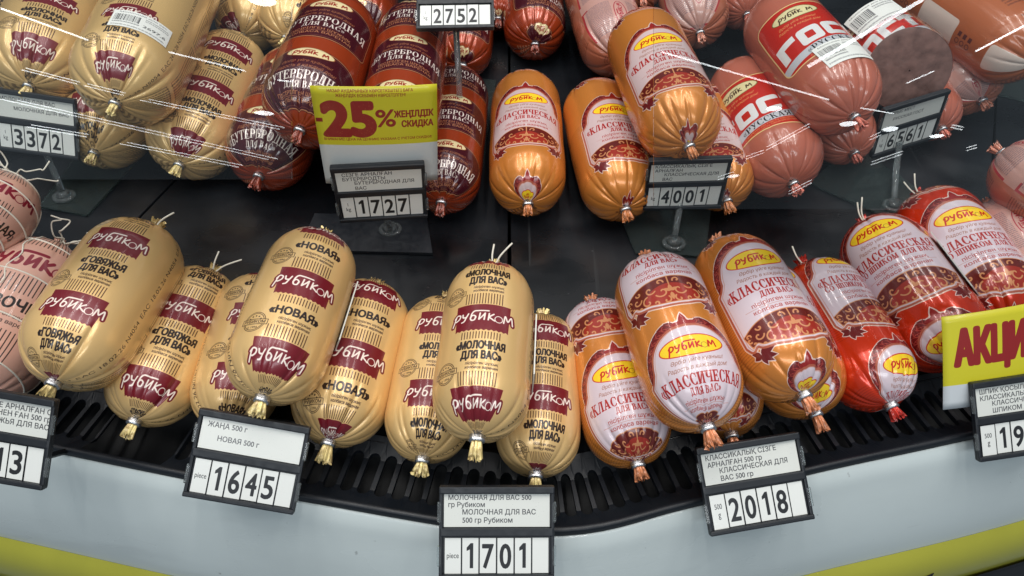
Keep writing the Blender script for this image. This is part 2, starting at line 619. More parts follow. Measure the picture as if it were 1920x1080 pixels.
def art_gold(lines, date, date_x, period):
    cv = Canvas(CIRC, period, 6.0, GOLD, 1.0, wrap=True)
    P = period
    # logo block centred at y = 14
    tooth = [(-19.6, 3.2), (19.6, 3.2), (18.6, 25)]
    nb = 22
    for i in range(nb + 1):
        x = 18.6 - 37.2 * i / nb
        tooth.append((x, 25.9 if i % 2 == 0 else 24.9))
    cv.fill([np.array(tooth + [(-18.6, 25)])], BURG, metal=0.35)
    cv.fill(wordmark(0, 14.2, 44.5, 0.17, True, grow=0.44), BURG, metal=0.35)
    cv.fill(wordmark(0, 14.2, 44.5, 0.175, True), (240, 226, 214), metal=0.0)
    stripes(cv, -13, 13, 26.8, 32.5, 14, (78, 42, 30))
    y = 40.2 if len(lines) > 1 else 42.0
    for i, (t, w) in enumerate(lines):
        cv.text(t, 0.5 if i == 0 else 1.5, y, 5.9, w * 0.88, BLK, bold=0.045, metal=0.2)
        y += 7.6
    y -= 4.6
    cv.text('пісірілген шұжық', 2.5, y + 1.6, 2.1, 22, (60, 40, 34), bold=0.02, shear=0.1)
    cv.text('колбаса вареная', 2.5, y + 4.7, 2.1, 22, (60, 40, 34), bold=0.02, shear=0.1)
    stripes(cv, -13, 13, y + 6.4, P + 2.6, 14, (78, 42, 30))
    # round stamp
    sx, sy = -23.5, y + 5.0
    for r in (7.6, 6.6):
        cv.fill(stroke(circ(sx, sy, r, n=40), 0.42, closed=True), (70, 50, 34))
    cv.fill([rect(sx - 9.5, sy - 2.2, sx + 9.5, sy + 2.2)], (70, 50, 34))
    cv.fill([rect(sx - 9.0, sy - 1.75, sx + 9.0, sy + 1.75)], GOLD)
    cv.text('РУБИКОМ', sx, sy + 1.1, 2.3, 15.5, (60, 42, 30), bold=0.02)
    cv.text('с 1994', sx, sy + 5.3, 1.7, 7, (60, 42, 30), bold=0.01)
    for k in range(5):
        a = math.radians(-150 + 30 * k)
        cv.fill([circ(sx + 4.6 * math.cos(a), sy + 4.6 * math.sin(a), 0.6, n=10)], (70, 50, 34))
    # date print along the side
    cv.text(date, date_x, P / 2, 3.4, P * 0.94, (64, 48, 36), bold=-0.004, rot=-math.pi / 2)
    # back panel of small print
    microtext(cv, 62, 2, 84, P - 2, 8, (70, 48, 34), 5, along='y')
    cv.fill(stroke(rect(60, 3, 86, P - 3), 0.4, closed=True), (70, 48, 34))
    microtext(cv, -96, 4, -74, P - 4, 9, (70, 48, 34), 6, along='x')
    return cv


def swirl(x, y, r, a0, turn, n=18):
    t = np.linspace(0, 1, n)
    rr = r * (1 - 0.86 * t)
    a = a0 + turn * t
    return np.stack([x + rr * np.cos(a), y + rr * np.sin(a)], -1)


def art_classic(base, red=False, P=104.0, paper=(214, 198, 206)):
    cv = Canvas(CIRC, P, 6.0, base, 1.0, wrap=True)
    dk = tuple(int(c * 0.80) for c in base)
    for k in range(36):   # fine lines on the flanks
        y = 32 + k * 1.9
        for sgn in (-1, 1):
            cv.fill([rect(min(sgn * 30, sgn * 74), y, max(sgn * 30, sgn * 74), y + 0.5)], dk, 0.8)
    WH, OUT, DARK, RD = paper, (176, 92, 70), (110, 28, 28), (168, 36, 34)
    # panel outline
    half = [(0, 10.0), (10, 11.2), (19, 15.5), (25.5, 22), (29, 30), (30.2, 36), (33, 40), (36.5, 43), (36.3, 86), (33.5, 90.5), (29, 88.6), (25, 91.5), (17, 92.8), (9, 94.6), (0, 95.0)]
    top = smoothline(half[:6], 5)
    mid = np.array(half[6:9])
    bot = smoothline(half[8:], 5)
    h = np.vstack([top, mid, bot])
    pan = np.vstack([h, (h * (-1, 1))[::-1]])
    cv.fill(stroke(pan, 5.0, closed=True), (238, 206, 190))
    # crest of leaves along the arch
    rnd = random.Random(3)
    lv, lo, hi = [], [], []
    for sgn in (-1, 1):
        for k in range(9):
            f = k / 8
            a = math.radians(-90 + sgn * (12 + 80 * f))
            cx, cy = 31.8 * math.cos(a), 38 + 28.8 * math.sin(a)
            big = 1.25 - 0.55 * f
            for (da, ln, wd) in ((0.42, 10.0, 6.4), (-0.1, 6.6, 4.4), (0.9, 9.0, 5.6), (1.6, 6.0, 4.4)):
                aa = a + sgn * (0.75 + da)
                l_ = ln * big
                lv.append(leaf(cx, cy, aa, l_, wd * big))
                lo.append(leaf(cx - 0.5 * math.cos(aa), cy - 0.5 * math.sin(aa), aa, l_ + 1.2, wd * big + 1.4))
                if ln > 6.5:
                    hi.append(stroke(np.array([(cx + 1 * math.cos(aa), cy + 1 * math.sin(aa)), (cx + l_ * 0.75 * math.cos(aa), cy + l_ * 0.75 * math.sin(aa))]), 0.45))
            cu = swirl(cx + 2.6 * math.cos(a), cy + 2.6 * math.sin(a), 2.3 * big, a, sgn * 5.2)
            hi.append(stroke(cu, 0.6))
        # corner sprigs
        for (da, ln) in ((-2.6, 9), (-3.0, 11), (2.75, 11), (2.3, 9), (-0.6, 7), (0.1, 6.5), (1.6, 7)):
            aa = da if sgn > 0 else math.pi - da
            lv.append(leaf(sgn * 30, 95.5, aa, ln, 3.8))
            lo.append(leaf(sgn * 30 - 0.5 * math.cos(aa), 95.5 - 0.5 * math.sin(aa), aa, ln + 1.3, 5.2))
    star = []
    for k in range(9):
        a = math.radians(-90 + (k - 4) * 33)
        ln = 11 if k == 4 else (9.5 if k % 2 == 0 else 6.0)
        star.append(leaf(0, 10.5, a, ln, 5.6))
        lo.append(leaf(0, 10.5, a, ln + 1.2, 7.2))
    cv.fill(lo, (240, 214, 204))
    cv.fill(lv, DARK, metal=0.4)
    for q in hi:
        cv.fill(q, (176, 70, 60), 0.8)
    cv.fill([rect(-0.1, 0, 0.1, 0.1)] + star, (150, 34, 32), metal=0.4)
    cv.fill(stroke(pan, 3.2, closed=True), OUT, metal=0.3)
    cv.fill([pan], WH, metal=0.0)
    cv.fill(stroke(pan * (0.96, 1) + (0, 0.2), 0.5, closed=True), (196, 130, 110), 0.7)
    # oval with wordmark
    cv.fill([circ(0, 25, 22.6, 8.0, n=48)], (200, 60, 36))
    cv.fill([circ(0, 25, 21.7, 7.2, n=48)], (246, 208, 44))
    cv.fill(wordmark(0, 25.4, 33, 0.23, False), (196, 34, 24))
    cv.fill(stroke(circ(8.4, 26.4, 2.1, n=20), 0.4, closed=True), (150, 120, 30))
    cv.text('Әрбір үйге қуаныш!', 1, 37.4, 3.0, 36, (150, 92, 72), bold=0.004, shear=0.35, bend=-0.003)
    cv.text('Радость в каждый дом!', 0, 42.4, 3.0, 42, (150, 92, 72), bold=0.004, shear=0.35, bend=-0.003)
    if red:
        cv.fill(serif('«КЛАССИЧЕСКАЯ', 0, 51.4, 6.8, 66, bend=0.0012, swell=0.25, heavy=0.32), RD)
        cv.fill(serif('СО ШПИКОМ ДЛЯ ВАС»', 0, 57.6, 4.6, 60, heavy=0.25), RD)
    else:
        cv.fill(serif('«КЛАССИЧЕСКАЯ', 0, 52.0, 7.0, 67, bend=0.0014, swell=0.3, heavy=0.34), RD)
        cv.fill(serif('ДЛЯ ВАС»', 1, 58.0, 4.5, 25, heavy=0.28), RD)
    cv.text('пісірілген шұжық', 0, 63.6, 3.2, 40, (168, 64, 58), bold=0.012)
    cv.text('колбаса вареная', 0, 68.8, 3.2, 42, (168, 64, 58), bold=0.012)
    cv.fill(stroke([(-26, 64.8), (26, 64.8)], 0.3), (190, 130, 120))
    # ornament band
    ornp = np.vstack([smoothline([(-35, 79), (-20, 73.0), (0, 70.8), (20, 73.0), (35, 79)], 6), smoothline(half[9:], 5) * (0.96, 0.985), (smoothline(half[9:], 5) * (-0.96, 0.985))[::-1]])
    clip = cv.cover([ornp])
    cv.fill([ornp], (104, 32, 26), metal=0.3)
    cv.fill([circ(0, 90, 20, 13, n=30)], (180, 52, 36), 0.75, clip=clip)
    sw = []
    for sgn in (-1, 1):
        for (x, y, r, a, tr) in ((6, 83, 5.0, 0.4, 4.8), (14, 79, 4.0, 2.6, -5), (17, 88, 4.6, -1.6, 5), (25, 83, 3.8, 3.0, -4.8), (30, 87, 2.8, 0.3, 4.6), (4.5, 91, 3.4, -2.2, -4.4), (12, 91, 2.8, 1.2, 4.6), (22.5, 77.6, 2.4, 0, 4.2), (32, 80.6, 2.2, 3, 4), (6, 75, 2.8, 3, 4.4), (24, 90, 2.4, 1, 4), (32, 83, 2, 2, -4)):
            q = swirl(x, y, r, a, tr)
            if sgn < 0:
                q = q * (-1, 1)
            sw += stroke(q, 1.15)
    sw += stroke([(0, 71), (0, 78)], 1.0) + [leaf(0, 84, -1.57, 6, 3), leaf(0, 84, -0.6, 5, 2.6), leaf(0, 84, -2.5, 5, 2.6), leaf(0, 85, 1.57, 7, 3)]
    cv.fill(sw, (206, 138, 92), clip=clip)
    cv.fill(stroke(ornp, 0.7, closed=True), (206, 138, 92))
    # back of the casing
    barcode(cv, 82, 20, 98, 40, 4)
    cv.fill([rect(80, 44, 103, 64)], (225, 214, 214))
    barcode(cv, 82, 46, 101, 62, 9)
    microtext(cv, -100, 8, -80, 100, 22, (80, 34, 24), 8)
    return cv


def art_sandwich():
    P = 68.0
    cv = Canvas(CIRC, P, 6.0, (164, 62, 28), 0.9, wrap=True)
    cop = (202, 140, 96)
    for k in range(int(P / 1.7)):
        y = k * 1.7
        for sgn in (-1, 1):
            cv.fill([rect(min(sgn * 36, sgn * 70), y, max(sgn * 36, sgn * 70), y + 0.45)], (104, 34, 20), 0.9)
    half = [(0, 4.0), (16, 4.6), (30, 7.5), (38, 12.5), (39.5, 18), (39, 48), (35, 52), (18, 54.2), (0, 54.8)]
    h = np.vstack([smoothline(half[:5], 5), smoothline(half[5:], 4)])
    pan = np.vstack([h, (h * (-1, 1))[::-1]])
    cv.fill(stroke(pan, 2.6, closed=True), (92, 26, 26))
    cv.fill(stroke(pan, 1.5, closed=True), cop)
    cv.fill([pan], (70, 20, 30), metal=0.3)
    cv.fill(stroke(pan * (0.965, 0.94) + (0, 1.8), 0.3, closed=True), (150, 96, 76), 0.8)
    cv.fill([circ(0, 7.5, 17.5, 5.6, n=40)], (150, 84, 44))
    cv.fill([circ(0, 7.5, 16.8, 5.0, n=40)], (236, 218, 168))
    cv.fill(wordmark(0, 7.9, 26, 0.26, False), (150, 40, 30))
    cv.text('Әрбір үйге қуаныш!', 0, 19.4, 3.0, 36, (176, 116, 76), shear=0.35, bend=0.002)
    cv.text('Радость в каждый дом!', 0, 24.6, 3.0, 44, (176, 116, 76), shear=0.35, bend=0.002)
    cv.fill(serif('«БУТЕРБРОДНАЯ', 0, 34.2, 6.8, 70, bend=0.0016, swell=0.35, heavy=0.08), (236, 226, 216))
    cv.fill(serif('ДЛЯ ВАС»', 1, 40.6, 4.6, 32, heavy=0.06), (236, 226, 216))
    cv.text('ПІСІРІЛГЕН ШҰЖЫҚ', 0, 45.6, 2.7, 46, cop, bold=0.006, bend=0.0012)
    cv.text('КОЛБАСА ВАРЕНАЯ', 0, 50.2, 2.7, 48, cop, bold=0.006, bend=0.0012)
    cv.fill(stroke([(-22, 46.7), (22, 46.7)], 0.25), cop)
    barcode(cv, 76, 10, 96, 30, 3, (30, 14, 12))
    microtext(cv, -100, 4, -76, 62, 18, (226, 200, 170), 3)
    return cv


def art_gost():
    P = 300.0
    cv = Canvas(CIRC, P, 5.0, (182, 102, 82), 0.0, wrap=False)
    pan = rrect(-40, 100, 40, 164, 7)
    cv.fill(stroke(pan, 3.0, closed=True), (176, 96, 50))
    cv.fill(stroke(pan, 2.0, closed=True), (232, 206, 150))
    cv.fill([pan], (192, 38, 24))
    clip = cv.cover([pan])
    cv.fill([circ(-7, 110, 19, 6.8, n=40)], (120, 96, 50))
    cv.fill([circ(-7, 110, 18.2, 6.1, n=40)], (226, 214, 164))
    cv.fill(wordmark(-7, 110.6, 28, 0.22, False), (70, 40, 24))
    cv.text('Әрбір үйге қуаныш!', -9, 121, 2.6, 30, (226, 176, 110), shear=0.35)
    cv.text('Радость в каждый дом!', -9, 125.5, 2.6, 34, (226, 176, 110), shear=0.35)
    sl = -0.10
    sh = lambda p: np.stack([np.asarray(p)[:, 0], np.asarray(p)[:, 1] + sl * np.asarray(p)[:, 0]], -1)
    wt = (228, 226, 226)
    # G
    cv.fill([sh([(-36, 149), (-36, 131), (-19, 131), (-19, 137), (-29.5, 137), (-29.5, 149)])], wt)
    cv.fill([sh(rrect(-17, 131, 1, 149, 3))], wt)
    cv.fill([sh(rrect(-11.4, 136.4, -4.6, 143.8, 1))], (192, 38, 24))
    cv.fill([sh(rrect(3, 131, 20, 149, 3))], wt)
    cv.fill([sh(rect(9.0, 136.4, 21, 143.8))], (192, 38, 24))
    cv.fill([sh([(21.5, 131), (38, 131), (38, 137), (33, 137), (33, 149), (26.8, 149), (26.8, 137), (21.5, 137)])], wt)
    cv.fill([sh(rect(-45, 151, 45, 158.5))], (196, 198, 204), clip=clip)
    q = serif('«РУССКАЯ»', 6, 157.6 + sl * 6, 5.8, 46, rot=math.atan(sl), heavy=0)
    cv.fill(q, (20, 16, 18))
    for k in range(2):
        cv.text('СВАРЕНО ПО ГОСТУ ПІСІРІЛГЕН ШҰЖЫҚ'[k * 4:k * 4 + 26], 6, 161.0 + k * 2.4 + sl * 6, 1.4, 46 - 4 * k, (240, 204, 130), rot=math.atan(sl))
    microtext(cv, 70, 70, 96, 200, 14, (140, 46, 40), 13, along='y')
    return cv


def art_reverse(base):
    P = 110.0
    cv = Canvas(CIRC, P, 5.0, base, 0.0, wrap=True)
    cv.fill([rect(-34, 0, 30, P)], (204, 164, 156), 0.85)
    for x in (-34, 28):
        for k in range(2):
            y = k * 55
            cv.fill([rect(x, y + 3, x + 2.2, y + 46), rect(x - (0 if x < 0 else 6), y + 3, x + 8 if x < 0 else x + 2, y + 5.2)], (176, 52, 58))
    for k in range(2):
        y = k * 55
        microtext(cv, -29, y + 4, -4, y + 46, 22, (92, 84, 98), 20 + k, alpha=0.75)
        microtext(cv, 12, y + 4, 26, y + 46, 22, (92, 84, 98), 30 + k, alpha=0.75)
        el = circ(4, y + 24, 5.6, 17, n=36)
        cv.fill(stroke(el, 0.7, closed=True), (166, 40, 56))
        w_ = [np.stack([4 + (p[:, 1] - y - 24), y + 24 - (p[:, 0] - 4)], -1) for p in wordmark(4, y + 24, 28, 0.22, True)]
        cv.fill(w_, (166, 40, 56))
        microtext(cv, -62, y + 4, -40, y + 40, 16, (100, 52, 36), 40 + k, alpha=0.85)
        microtext(cv, 44, y + 10, 60, y + 40, 8, (100, 52, 36), 50 + k)
    return cv


def art_orange():
    P = 78.0
    cv = Canvas(CIRC, P, 4.0, (178, 96, 52), 0.25, wrap=True)
    cv.fill([rrect(-12, 8, 12, 50, 3)], (226, 208, 196))
    for y in (56, 62, 68):
        cv.fill(stroke(circ(-2, y, 2.0, n=16), 0.6, closed=True), (96, 40, 30))
        cv.fill([rect(2, y - 1.6, 6, y + 1.8)], (96, 40, 30))
    microtext(cv, -60, 4, -34, 70, 20, (92, 44, 30), 70)
    microtext(cv, 40, 4, 66, 70, 20, (92, 44, 30), 71)
    return cv


def art_cream():
    P = 92.0
    cv = Canvas(CIRC, P, 6.0, (214, 166, 148), 0.15, wrap=True)
    cv.fill(wordmark(0, 14, 66, 0.26, True), (132, 22, 44))
    stripes(cv, -16, 16, 26, 40, 13, (40, 28, 30))
    cv.text('«СЛИВОЧНАЯ»', 0, 52, 8.0, 72, (28, 20, 22), bold=0.03)
    cv.text('пісірілген шұжық', 4, 58, 3, 34, (50, 36, 36), bold=0.008)
    cv.text('колбаса вареная', 4, 63, 3, 34, (50, 36, 36), bold=0.008)
    stripes(cv, -16, 16, 67, P - 1, 13, (40, 28, 30))
    cv.fill(stroke(rect(-28, 76, -21, 86), 0.6, closed=True), (40, 28, 30))
    microtext(cv, 60, 4, 86, 84, 14, (60, 40, 40), 81, along='y')
    return cv


# ------------------------------------------------------------------ materials
def mat(name, col, rough=0.5, metal=0.0, coat=0.0, spec=0.5, **kw):
    m = bpy.data.materials.new(name)
    m.use_nodes = True
    b = m.node_tree.nodes['Principled BSDF']
    c = [(x / 255.0) for x in col]
    c = [x / 12.92 if x <= 0.04045 else ((x + 0.055) / 1.055) ** 2.4 for x in c]
    b.inputs['Base Color'].default_value = (*c, 1)
    b.inputs['Roughness'].default_value = rough
    b.inputs['Metallic'].default_value = metal
    b.inputs['Coat Weight'].default_value = coat
    b.inputs['Coat Roughness'].default_value = 0.08
    b.inputs['Specular IOR Level'].default_value = spec
    for k, v in kw.items():
        b.inputs[k.replace('_', ' ')].default_value = v
    return m


def wear(m, scale, lo, hi, bump=0.0, tint=0.0, stretch=(1, 1, 1), coords='Object'):
    """uneven roughness (and a little bump and tint) from noise"""
    nt = m.node_tree
    b = nt.nodes['Principled BSDF']
    tc = nt.nodes.new('ShaderNodeTexCoord')
    mp = nt.nodes.new('ShaderNodeMapping')
    mp.inputs['Scale'].default_value = stretch
    nz = nt.nodes.new('ShaderNodeTexNoise')
    nz.inputs['Scale'].default_value = scale
    nz.inputs['Detail'].default_value = 6
    nt.links.new(tc.outputs[coords], mp.inputs[0])
    nt.links.new(mp.outputs[0], nz.inputs[0])
    mr = nt.nodes.new('ShaderNodeMapRange')
    mr.inputs[1].default_value, mr.inputs[2].default_value = 0.3, 0.7
    mr.inputs[3].default_value, mr.inputs[4].default_value = lo, hi
    nt.links.new(nz.outputs[0], mr.inputs[0])
    nt.links.new(mr.outputs[0], b.inputs['Roughness'])
    if bump:
        bu = nt.nodes.new('ShaderNodeBump')
        bu.inputs['Strength'].default_value = bump
        bu.inputs['Distance'].default_value = 0.001
        nt.links.new(nz.outputs[0], bu.inputs['Height'])
        nt.links.new(bu.outputs[0], b.inputs['Normal'])
    if tint:
        mx = nt.nodes.new('ShaderNodeMix')
        mx.data_type = 'RGBA'
        base = b.inputs['Base Color'].default_value[:]
        mx.inputs[6].default_value = tuple(c * (1 - tint) for c in base[:3]) + (1,)
        mx.inputs[7].default_value = tuple(min(1, c * (1 + tint)) for c in base[:3]) + (1,)
        mr2 = nt.nodes.new('ShaderNodeMapRange')
        mr2.inputs[1].default_value, mr2.inputs[2].default_value = 0.35, 0.65
        nt.links.new(nz.outputs[0], mr2.inputs[0])
        nt.links.new(mr2.outputs[0], mx.inputs[0])
        nt.links.new(mx.outputs[2], b.inputs['Base Color'])
    return m


def printed(name, cv, rough=0.3, metal=0.5, coat=0.4, coat_rough=0.1, bump=0.0, sss=0.0, tint=0.0):
    m = bpy.data.materials.new(name)
    m.use_nodes = True
    nt = m.node_tree
    b = nt.nodes['Principled BSDF']
    im = nt.nodes.new('ShaderNodeTexImage')
    im.image = cv.image(name + '_print')
    im.extension = 'REPEAT' if cv.wrap else 'EXTEND'
    nt.links.new(im.outputs[0], b.inputs['Base Color'])
    if metal:
        mu = nt.nodes.new('ShaderNodeMath')
        mu.operation = 'MULTIPLY'
        mu.inputs[1].default_value = metal
        nt.links.new(im.outputs[1], mu.inputs[0])
        nt.links.new(mu.outputs[0], b.inputs['Metallic'])
    b.inputs['Roughness'].default_value = rough
    b.inputs['Coat Weight'].default_value = coat
    b.inputs['Coat Roughness'].default_value = coat_rough
    if sss:
        b.inputs['Subsurface Weight'].default_value = sss
        b.inputs['Subsurface Radius'].default_value = (0.006, 0.003, 0.002)
        b.inputs['Subsurface Scale'].default_value = 1.0
    if bump:
        tc = nt.nodes.new('ShaderNodeTexCoord')
        mp = nt.nodes.new('ShaderNodeMapping')
        mp.inputs['Scale'].default_value = (1, 0.3, 1)
        nt.links.new(tc.outputs['Object'], mp.inputs[0])
        nz = nt.nodes.new('ShaderNodeTexNoise')
        nz.inputs['Scale'].default_value = 75
        nz.inputs['Detail'].default_value = 4
        nt.links.new(mp.outputs[0], nz.inputs[0])
        bu = nt.nodes.new('ShaderNodeBump')
        bu.inputs['Strength'].default_value = bump
        bu.inputs['Distance'].default_value = 0.004
        nt.links.new(nz.outputs[0], bu.inputs['Height'])
        nt.links.new(bu.outputs[0], b.inputs['Normal'])
        nt.links.new(bu.outputs[0], b.inputs['Coat Normal'])
    return m


M_ALU = wear(mat('aluminium_clip', (190, 192, 196), 0.3, 1.0), 400, 0.2, 0.45, 0.2)
M_STR = mat('cotton_string', (226, 220, 206), 0.9)
M_DECK = wear(mat('black_deck', (20, 23, 27), 0.3, 0.0, spec=0.4), 7, 0.16, 0.42, 0.02, 0.6, (1, 2, 1))
def flecks(m, layers, col):
    nt = m.node_tree
    b_ = nt.nodes['Principled BSDF']
    prev = b_.inputs['Base Color'].links[0].from_socket
    tc_ = nt.nodes.new('ShaderNodeTexCoord')
    for sc_, st_, rot_, lo_, amt in layers:
        mp_ = nt.nodes.new('ShaderNodeMapping')
        mp_.inputs['Scale'].default_value = st_
        mp_.inputs['Rotation'].default_value = (0, 0, rot_)
        nz_ = nt.nodes.new('ShaderNodeTexNoise')
        nz_.inputs['Scale'].default_value = sc_
        nz_.inputs['Detail'].default_value = 3
        mr_ = nt.nodes.new('ShaderNodeMapRange')
        mr_.inputs[1].default_value, mr_.inputs[2].default_value = lo_, lo_ + 0.06
        mr_.inputs[3].default_value, mr_.inputs[4].default_value = 0.0, amt
        mx_ = nt.nodes.new('ShaderNodeMix')
        mx_.data_type = 'RGBA'
        mx_.inputs[7].default_value = (*col, 1)
        nt.links.new(tc_.outputs['Object'], mp_.inputs[0])
        nt.links.new(mp_.outputs[0], nz_.inputs[0])
        nt.links.new(nz_.outputs[0], mr_.inputs[0])
        nt.links.new(mr_.outputs[0], mx_.inputs[0])
        nt.links.new(prev, mx_.inputs[6])
        prev = mx_.outputs[2]
    nt.links.new(prev, b_.inputs['Base Color'])


nt = M_DECK.node_tree
b_ = nt.nodes['Principled BSDF']
src_ = b_.inputs['Base Color'].links[0].from_socket
tc_ = nt.nodes.new('ShaderNodeTexCoord')
prev = src_
for sc_, st_, rot_, lo_, amt in ((260, (1, 1, 1), 0.0, 0.72, 0.16), (60, (1, 0.03, 1), 0.5, 0.69, 0.05), (70, (1, 0.03, 1), -0.9, 0.70, 0.05), (8, (1, 1, 1), 0.2, 0.56, 0.02)):
    mp_ = nt.nodes.new('ShaderNodeMapping')
    mp_.inputs['Scale'].default_value = st_
    mp_.inputs['Rotation'].default_value = (0, 0, rot_)
    nz_ = nt.nodes.new('ShaderNodeTexNoise')
    nz_.inputs['Scale'].default_value = sc_
    nz_.inputs['Detail'].default_value = 3
    mr_ = nt.nodes.new('ShaderNodeMapRange')
    mr_.inputs[1].default_value, mr_.inputs[2].default_value = lo_, lo_ + 0.08
    mr_.inputs[3].default_value, mr_.inputs[4].default_value = 0.0, amt
    mx_ = nt.nodes.new('ShaderNodeMix')
    mx_.data_type = 'RGBA'
    mx_.inputs[7].default_value = (0.75, 0.78, 0.8, 1)
    nt.links.new(tc_.outputs['Object'], mp_.inputs[0])
    nt.links.new(mp_.outputs[0], nz_.inputs[0])
    nt.links.new(nz_.outputs[0], mr_.inputs[0])
    nt.links.new(mr_.outputs[0], mx_.inputs[0])
    nt.links.new(prev, mx_.inputs[6])
    prev = mx_.outputs[2]
nt.links.new(prev, b_.inputs['Base Color'])
M_PIT = mat('case_interior', (15, 18, 22), 0.6)
M_GRIL = wear(mat('black_grille_plastic', (19, 24, 31), 0.5), 60, 0.35, 0.55, 0.05)
M_WHITE = wear(mat('white_front_panel', (198, 208, 208), 0.3, coat=0.6), 14, 0.16, 0.42, 0.015, 0.06, (0.35, 1, 1))
M_YEL = wear(mat('yellow_front_band', (168, 166, 58), 0.35, coat=0.3), 8, 0.28, 0.4, 0.01, 0.03)
M_TAG = wear(mat('black_tag_plastic', (26, 30, 36), 0.42), 200, 0.35, 0.55, 0.05)
M_CARDB = mat('white_card', (214, 214, 208), 0.6)
M_CLEAR = mat('clear_acrylic', (228, 236, 238), 0.08, Transmission_Weight=0.92, IOR=1.3)
M_PLATE = mat('clear_plate', (160, 176, 176), 0.10, Transmission_Weight=0.94, IOR=1.2)
M_MARK = mat('black_lettering', (20, 20, 24), 0.5)

flecks(M_WHITE, ((150, (1, 1, 1), 0, 0.735, 0.5), (22, (0.25, 1, 1), 0.15, 0.60, 0.10), (70, (0.06, 1, 1), -0.2, 0.70, 0.18)), (0.16, 0.17, 0.17))
flecks(M_YEL, ((120, (1, 1, 1), 0, 0.73, 0.4), (25, (0.2, 1, 1), 0.1, 0.62, 0.12)), (0.12, 0.12, 0.08))

ART = {}


def get_mat(kind):
    if kind in ART:
        return ART[kind]
    if kind == 'milk':
        r = (printed('milk_casing', art_gold([('«МОЛОЧНАЯ', 38), ('ДЛЯ ВАС»', 31)], 'ЕАС 24.02.26 N5054', 47, 64.0), 0.32, 0.28, 0.45, 0.12, 0.07), 64.0, 14.0, GOLD)
    elif kind == 'beef':
        r = (printed('beef_casing', art_gold([('«ГОВЯЖЬЯ', 36), ('ДЛЯ ВАС»', 31)], 'ЕАС 18.02.26 N4054', 47, 64.0), 0.32, 0.28, 0.45, 0.12, 0.07), 64.0, 14.0, GOLD)
    elif kind == 'new':
        r = (printed('new_casing', art_gold([('«НОВАЯ»', 38)], 'ЕАС 03.03.26 N0182', -42, 58.0), 0.32, 0.28, 0.45, 0.12, 0.07), 58.0, 14.0, GOLD)
    elif kind == 'classic':
        r = (printed('classic_casing', art_classic((214, 134, 60)), 0.27, 0.30, 0.5, 0.10, 0.07), 104.0, 25.0, (190, 118, 78))
    elif kind == 'classic_kg':
        r = (printed('large_classic_casing', art_classic((214, 134, 60), False, 124.0, (208, 184, 184)), 0.27, 0.30, 0.5, 0.10, 0.07), 124.0, 25.0, (186, 112, 62))
    elif kind == 'bacon':
        r = (printed('bacon_casing', art_classic((212, 54, 20), True), 0.24, 0.3, 0.6, 0.07, 0.10), 104.0, 25.0, (186, 44, 30))
    elif kind == 'sandwich':
        r = (printed('sandwich_casing', art_sandwich(), 0.22, 0.3, 0.7, 0.06, 0.10), 68.0, 7.5, (120, 46, 26))
    elif kind == 'gost':
        r = (printed('gost_casing', art_gost(), 0.24, 0.0, 0.7, 0.07, 0.16, 0.15), 300.0, 110.0, (180, 90, 72))
    elif kind == 'reverse':
        r = (printed('reverse_casing', art_reverse((178, 104, 78)), 0.26, 0.0, 0.6, 0.08, 0.14, 0.1), 110.0, 24.0, (180, 110, 86))
    elif kind == 'orange':
        r = (printed('orange_casing', art_orange(), 0.24, 0.2, 0.6, 0.08, 0.10), 78.0, 29.0, (170, 92, 52))
    elif kind == 'cream':
        r = (printed('cream_casing', art_cream(), 0.3, 0.2, 0.5, 0.10, 0.08, 0.1), 92.0, 14.0, (216, 160, 140))
    tailm = wear(mat(kind + '_film_tail', r[3], 0.3, 0.25, 0.4), 420, 0.2, 0.5, 0.3, 0.55, (1, 0.12, 1))
    ART[kind] = r + (tailm,)
    return ART[kind]


# ------------------------------------------------------------------ sausages
NU = 192


def profile(L, R, rn=0.0036):
    ln, lf = 0.92 * R, 0.98 * R          # near and far dome lengths
    ph = np.linspace(0.02, math.pi / 2, 26)
    yn = ln * (1 - np.cos(ph))
    rnn = rn + (R - rn) * np.sin(ph) ** 0.92
    yf = lf * (1 - np.cos(ph))
    rff = rn + (R - rn) * np.sin(ph) ** 0.96
    mid = np.linspace(0, 1, 16)[1:-1]
    # t measured from the far pole
    t = np.concatenate([yf, lf + (L - ln - lf) * mid, L - yn[::-1]])
    r = np.concatenate([rff, np.full(len(mid), R), rnn[::-1]])
    r = r * (1 - 0.035 * (2 * t / L - 1) ** 2)
    return t, r


def crease_field(rnd, th, d, R, n, depth):
    """inward folds that run to the pole"""
    out = np.zeros((len(d), len(th)))
    base = rnd.uniform(0, 6.28)
    for i in range(n):
        a = base + 2 * math.pi * (i + rnd.uniform(-0.45, 0.45)) / n
        sg = rnd.uniform(0.034, 0.07)
        reach = R * rnd.choice((0.55, 0.7, 0.8, 0.9, 1.0, 1.15))
        dp = depth * rnd.choice((0.25, 0.5, 0.7, 1.0))
        lean = rnd.uniform(-0.10, 0.10)
        w = np.clip(1 - d / reach, 0, 1) ** 1.1
        aa = a + lean * (d / R)
        dt = np.abs((th[None] - aa[:, None] + math.pi) % (2 * math.pi) - math.pi)
        wd = sg * (0.55 + 0.8 * w)
        out += (dp * w)[:, None] * np.exp(-(dt / wd[:, None]) ** 1.25)
    return out


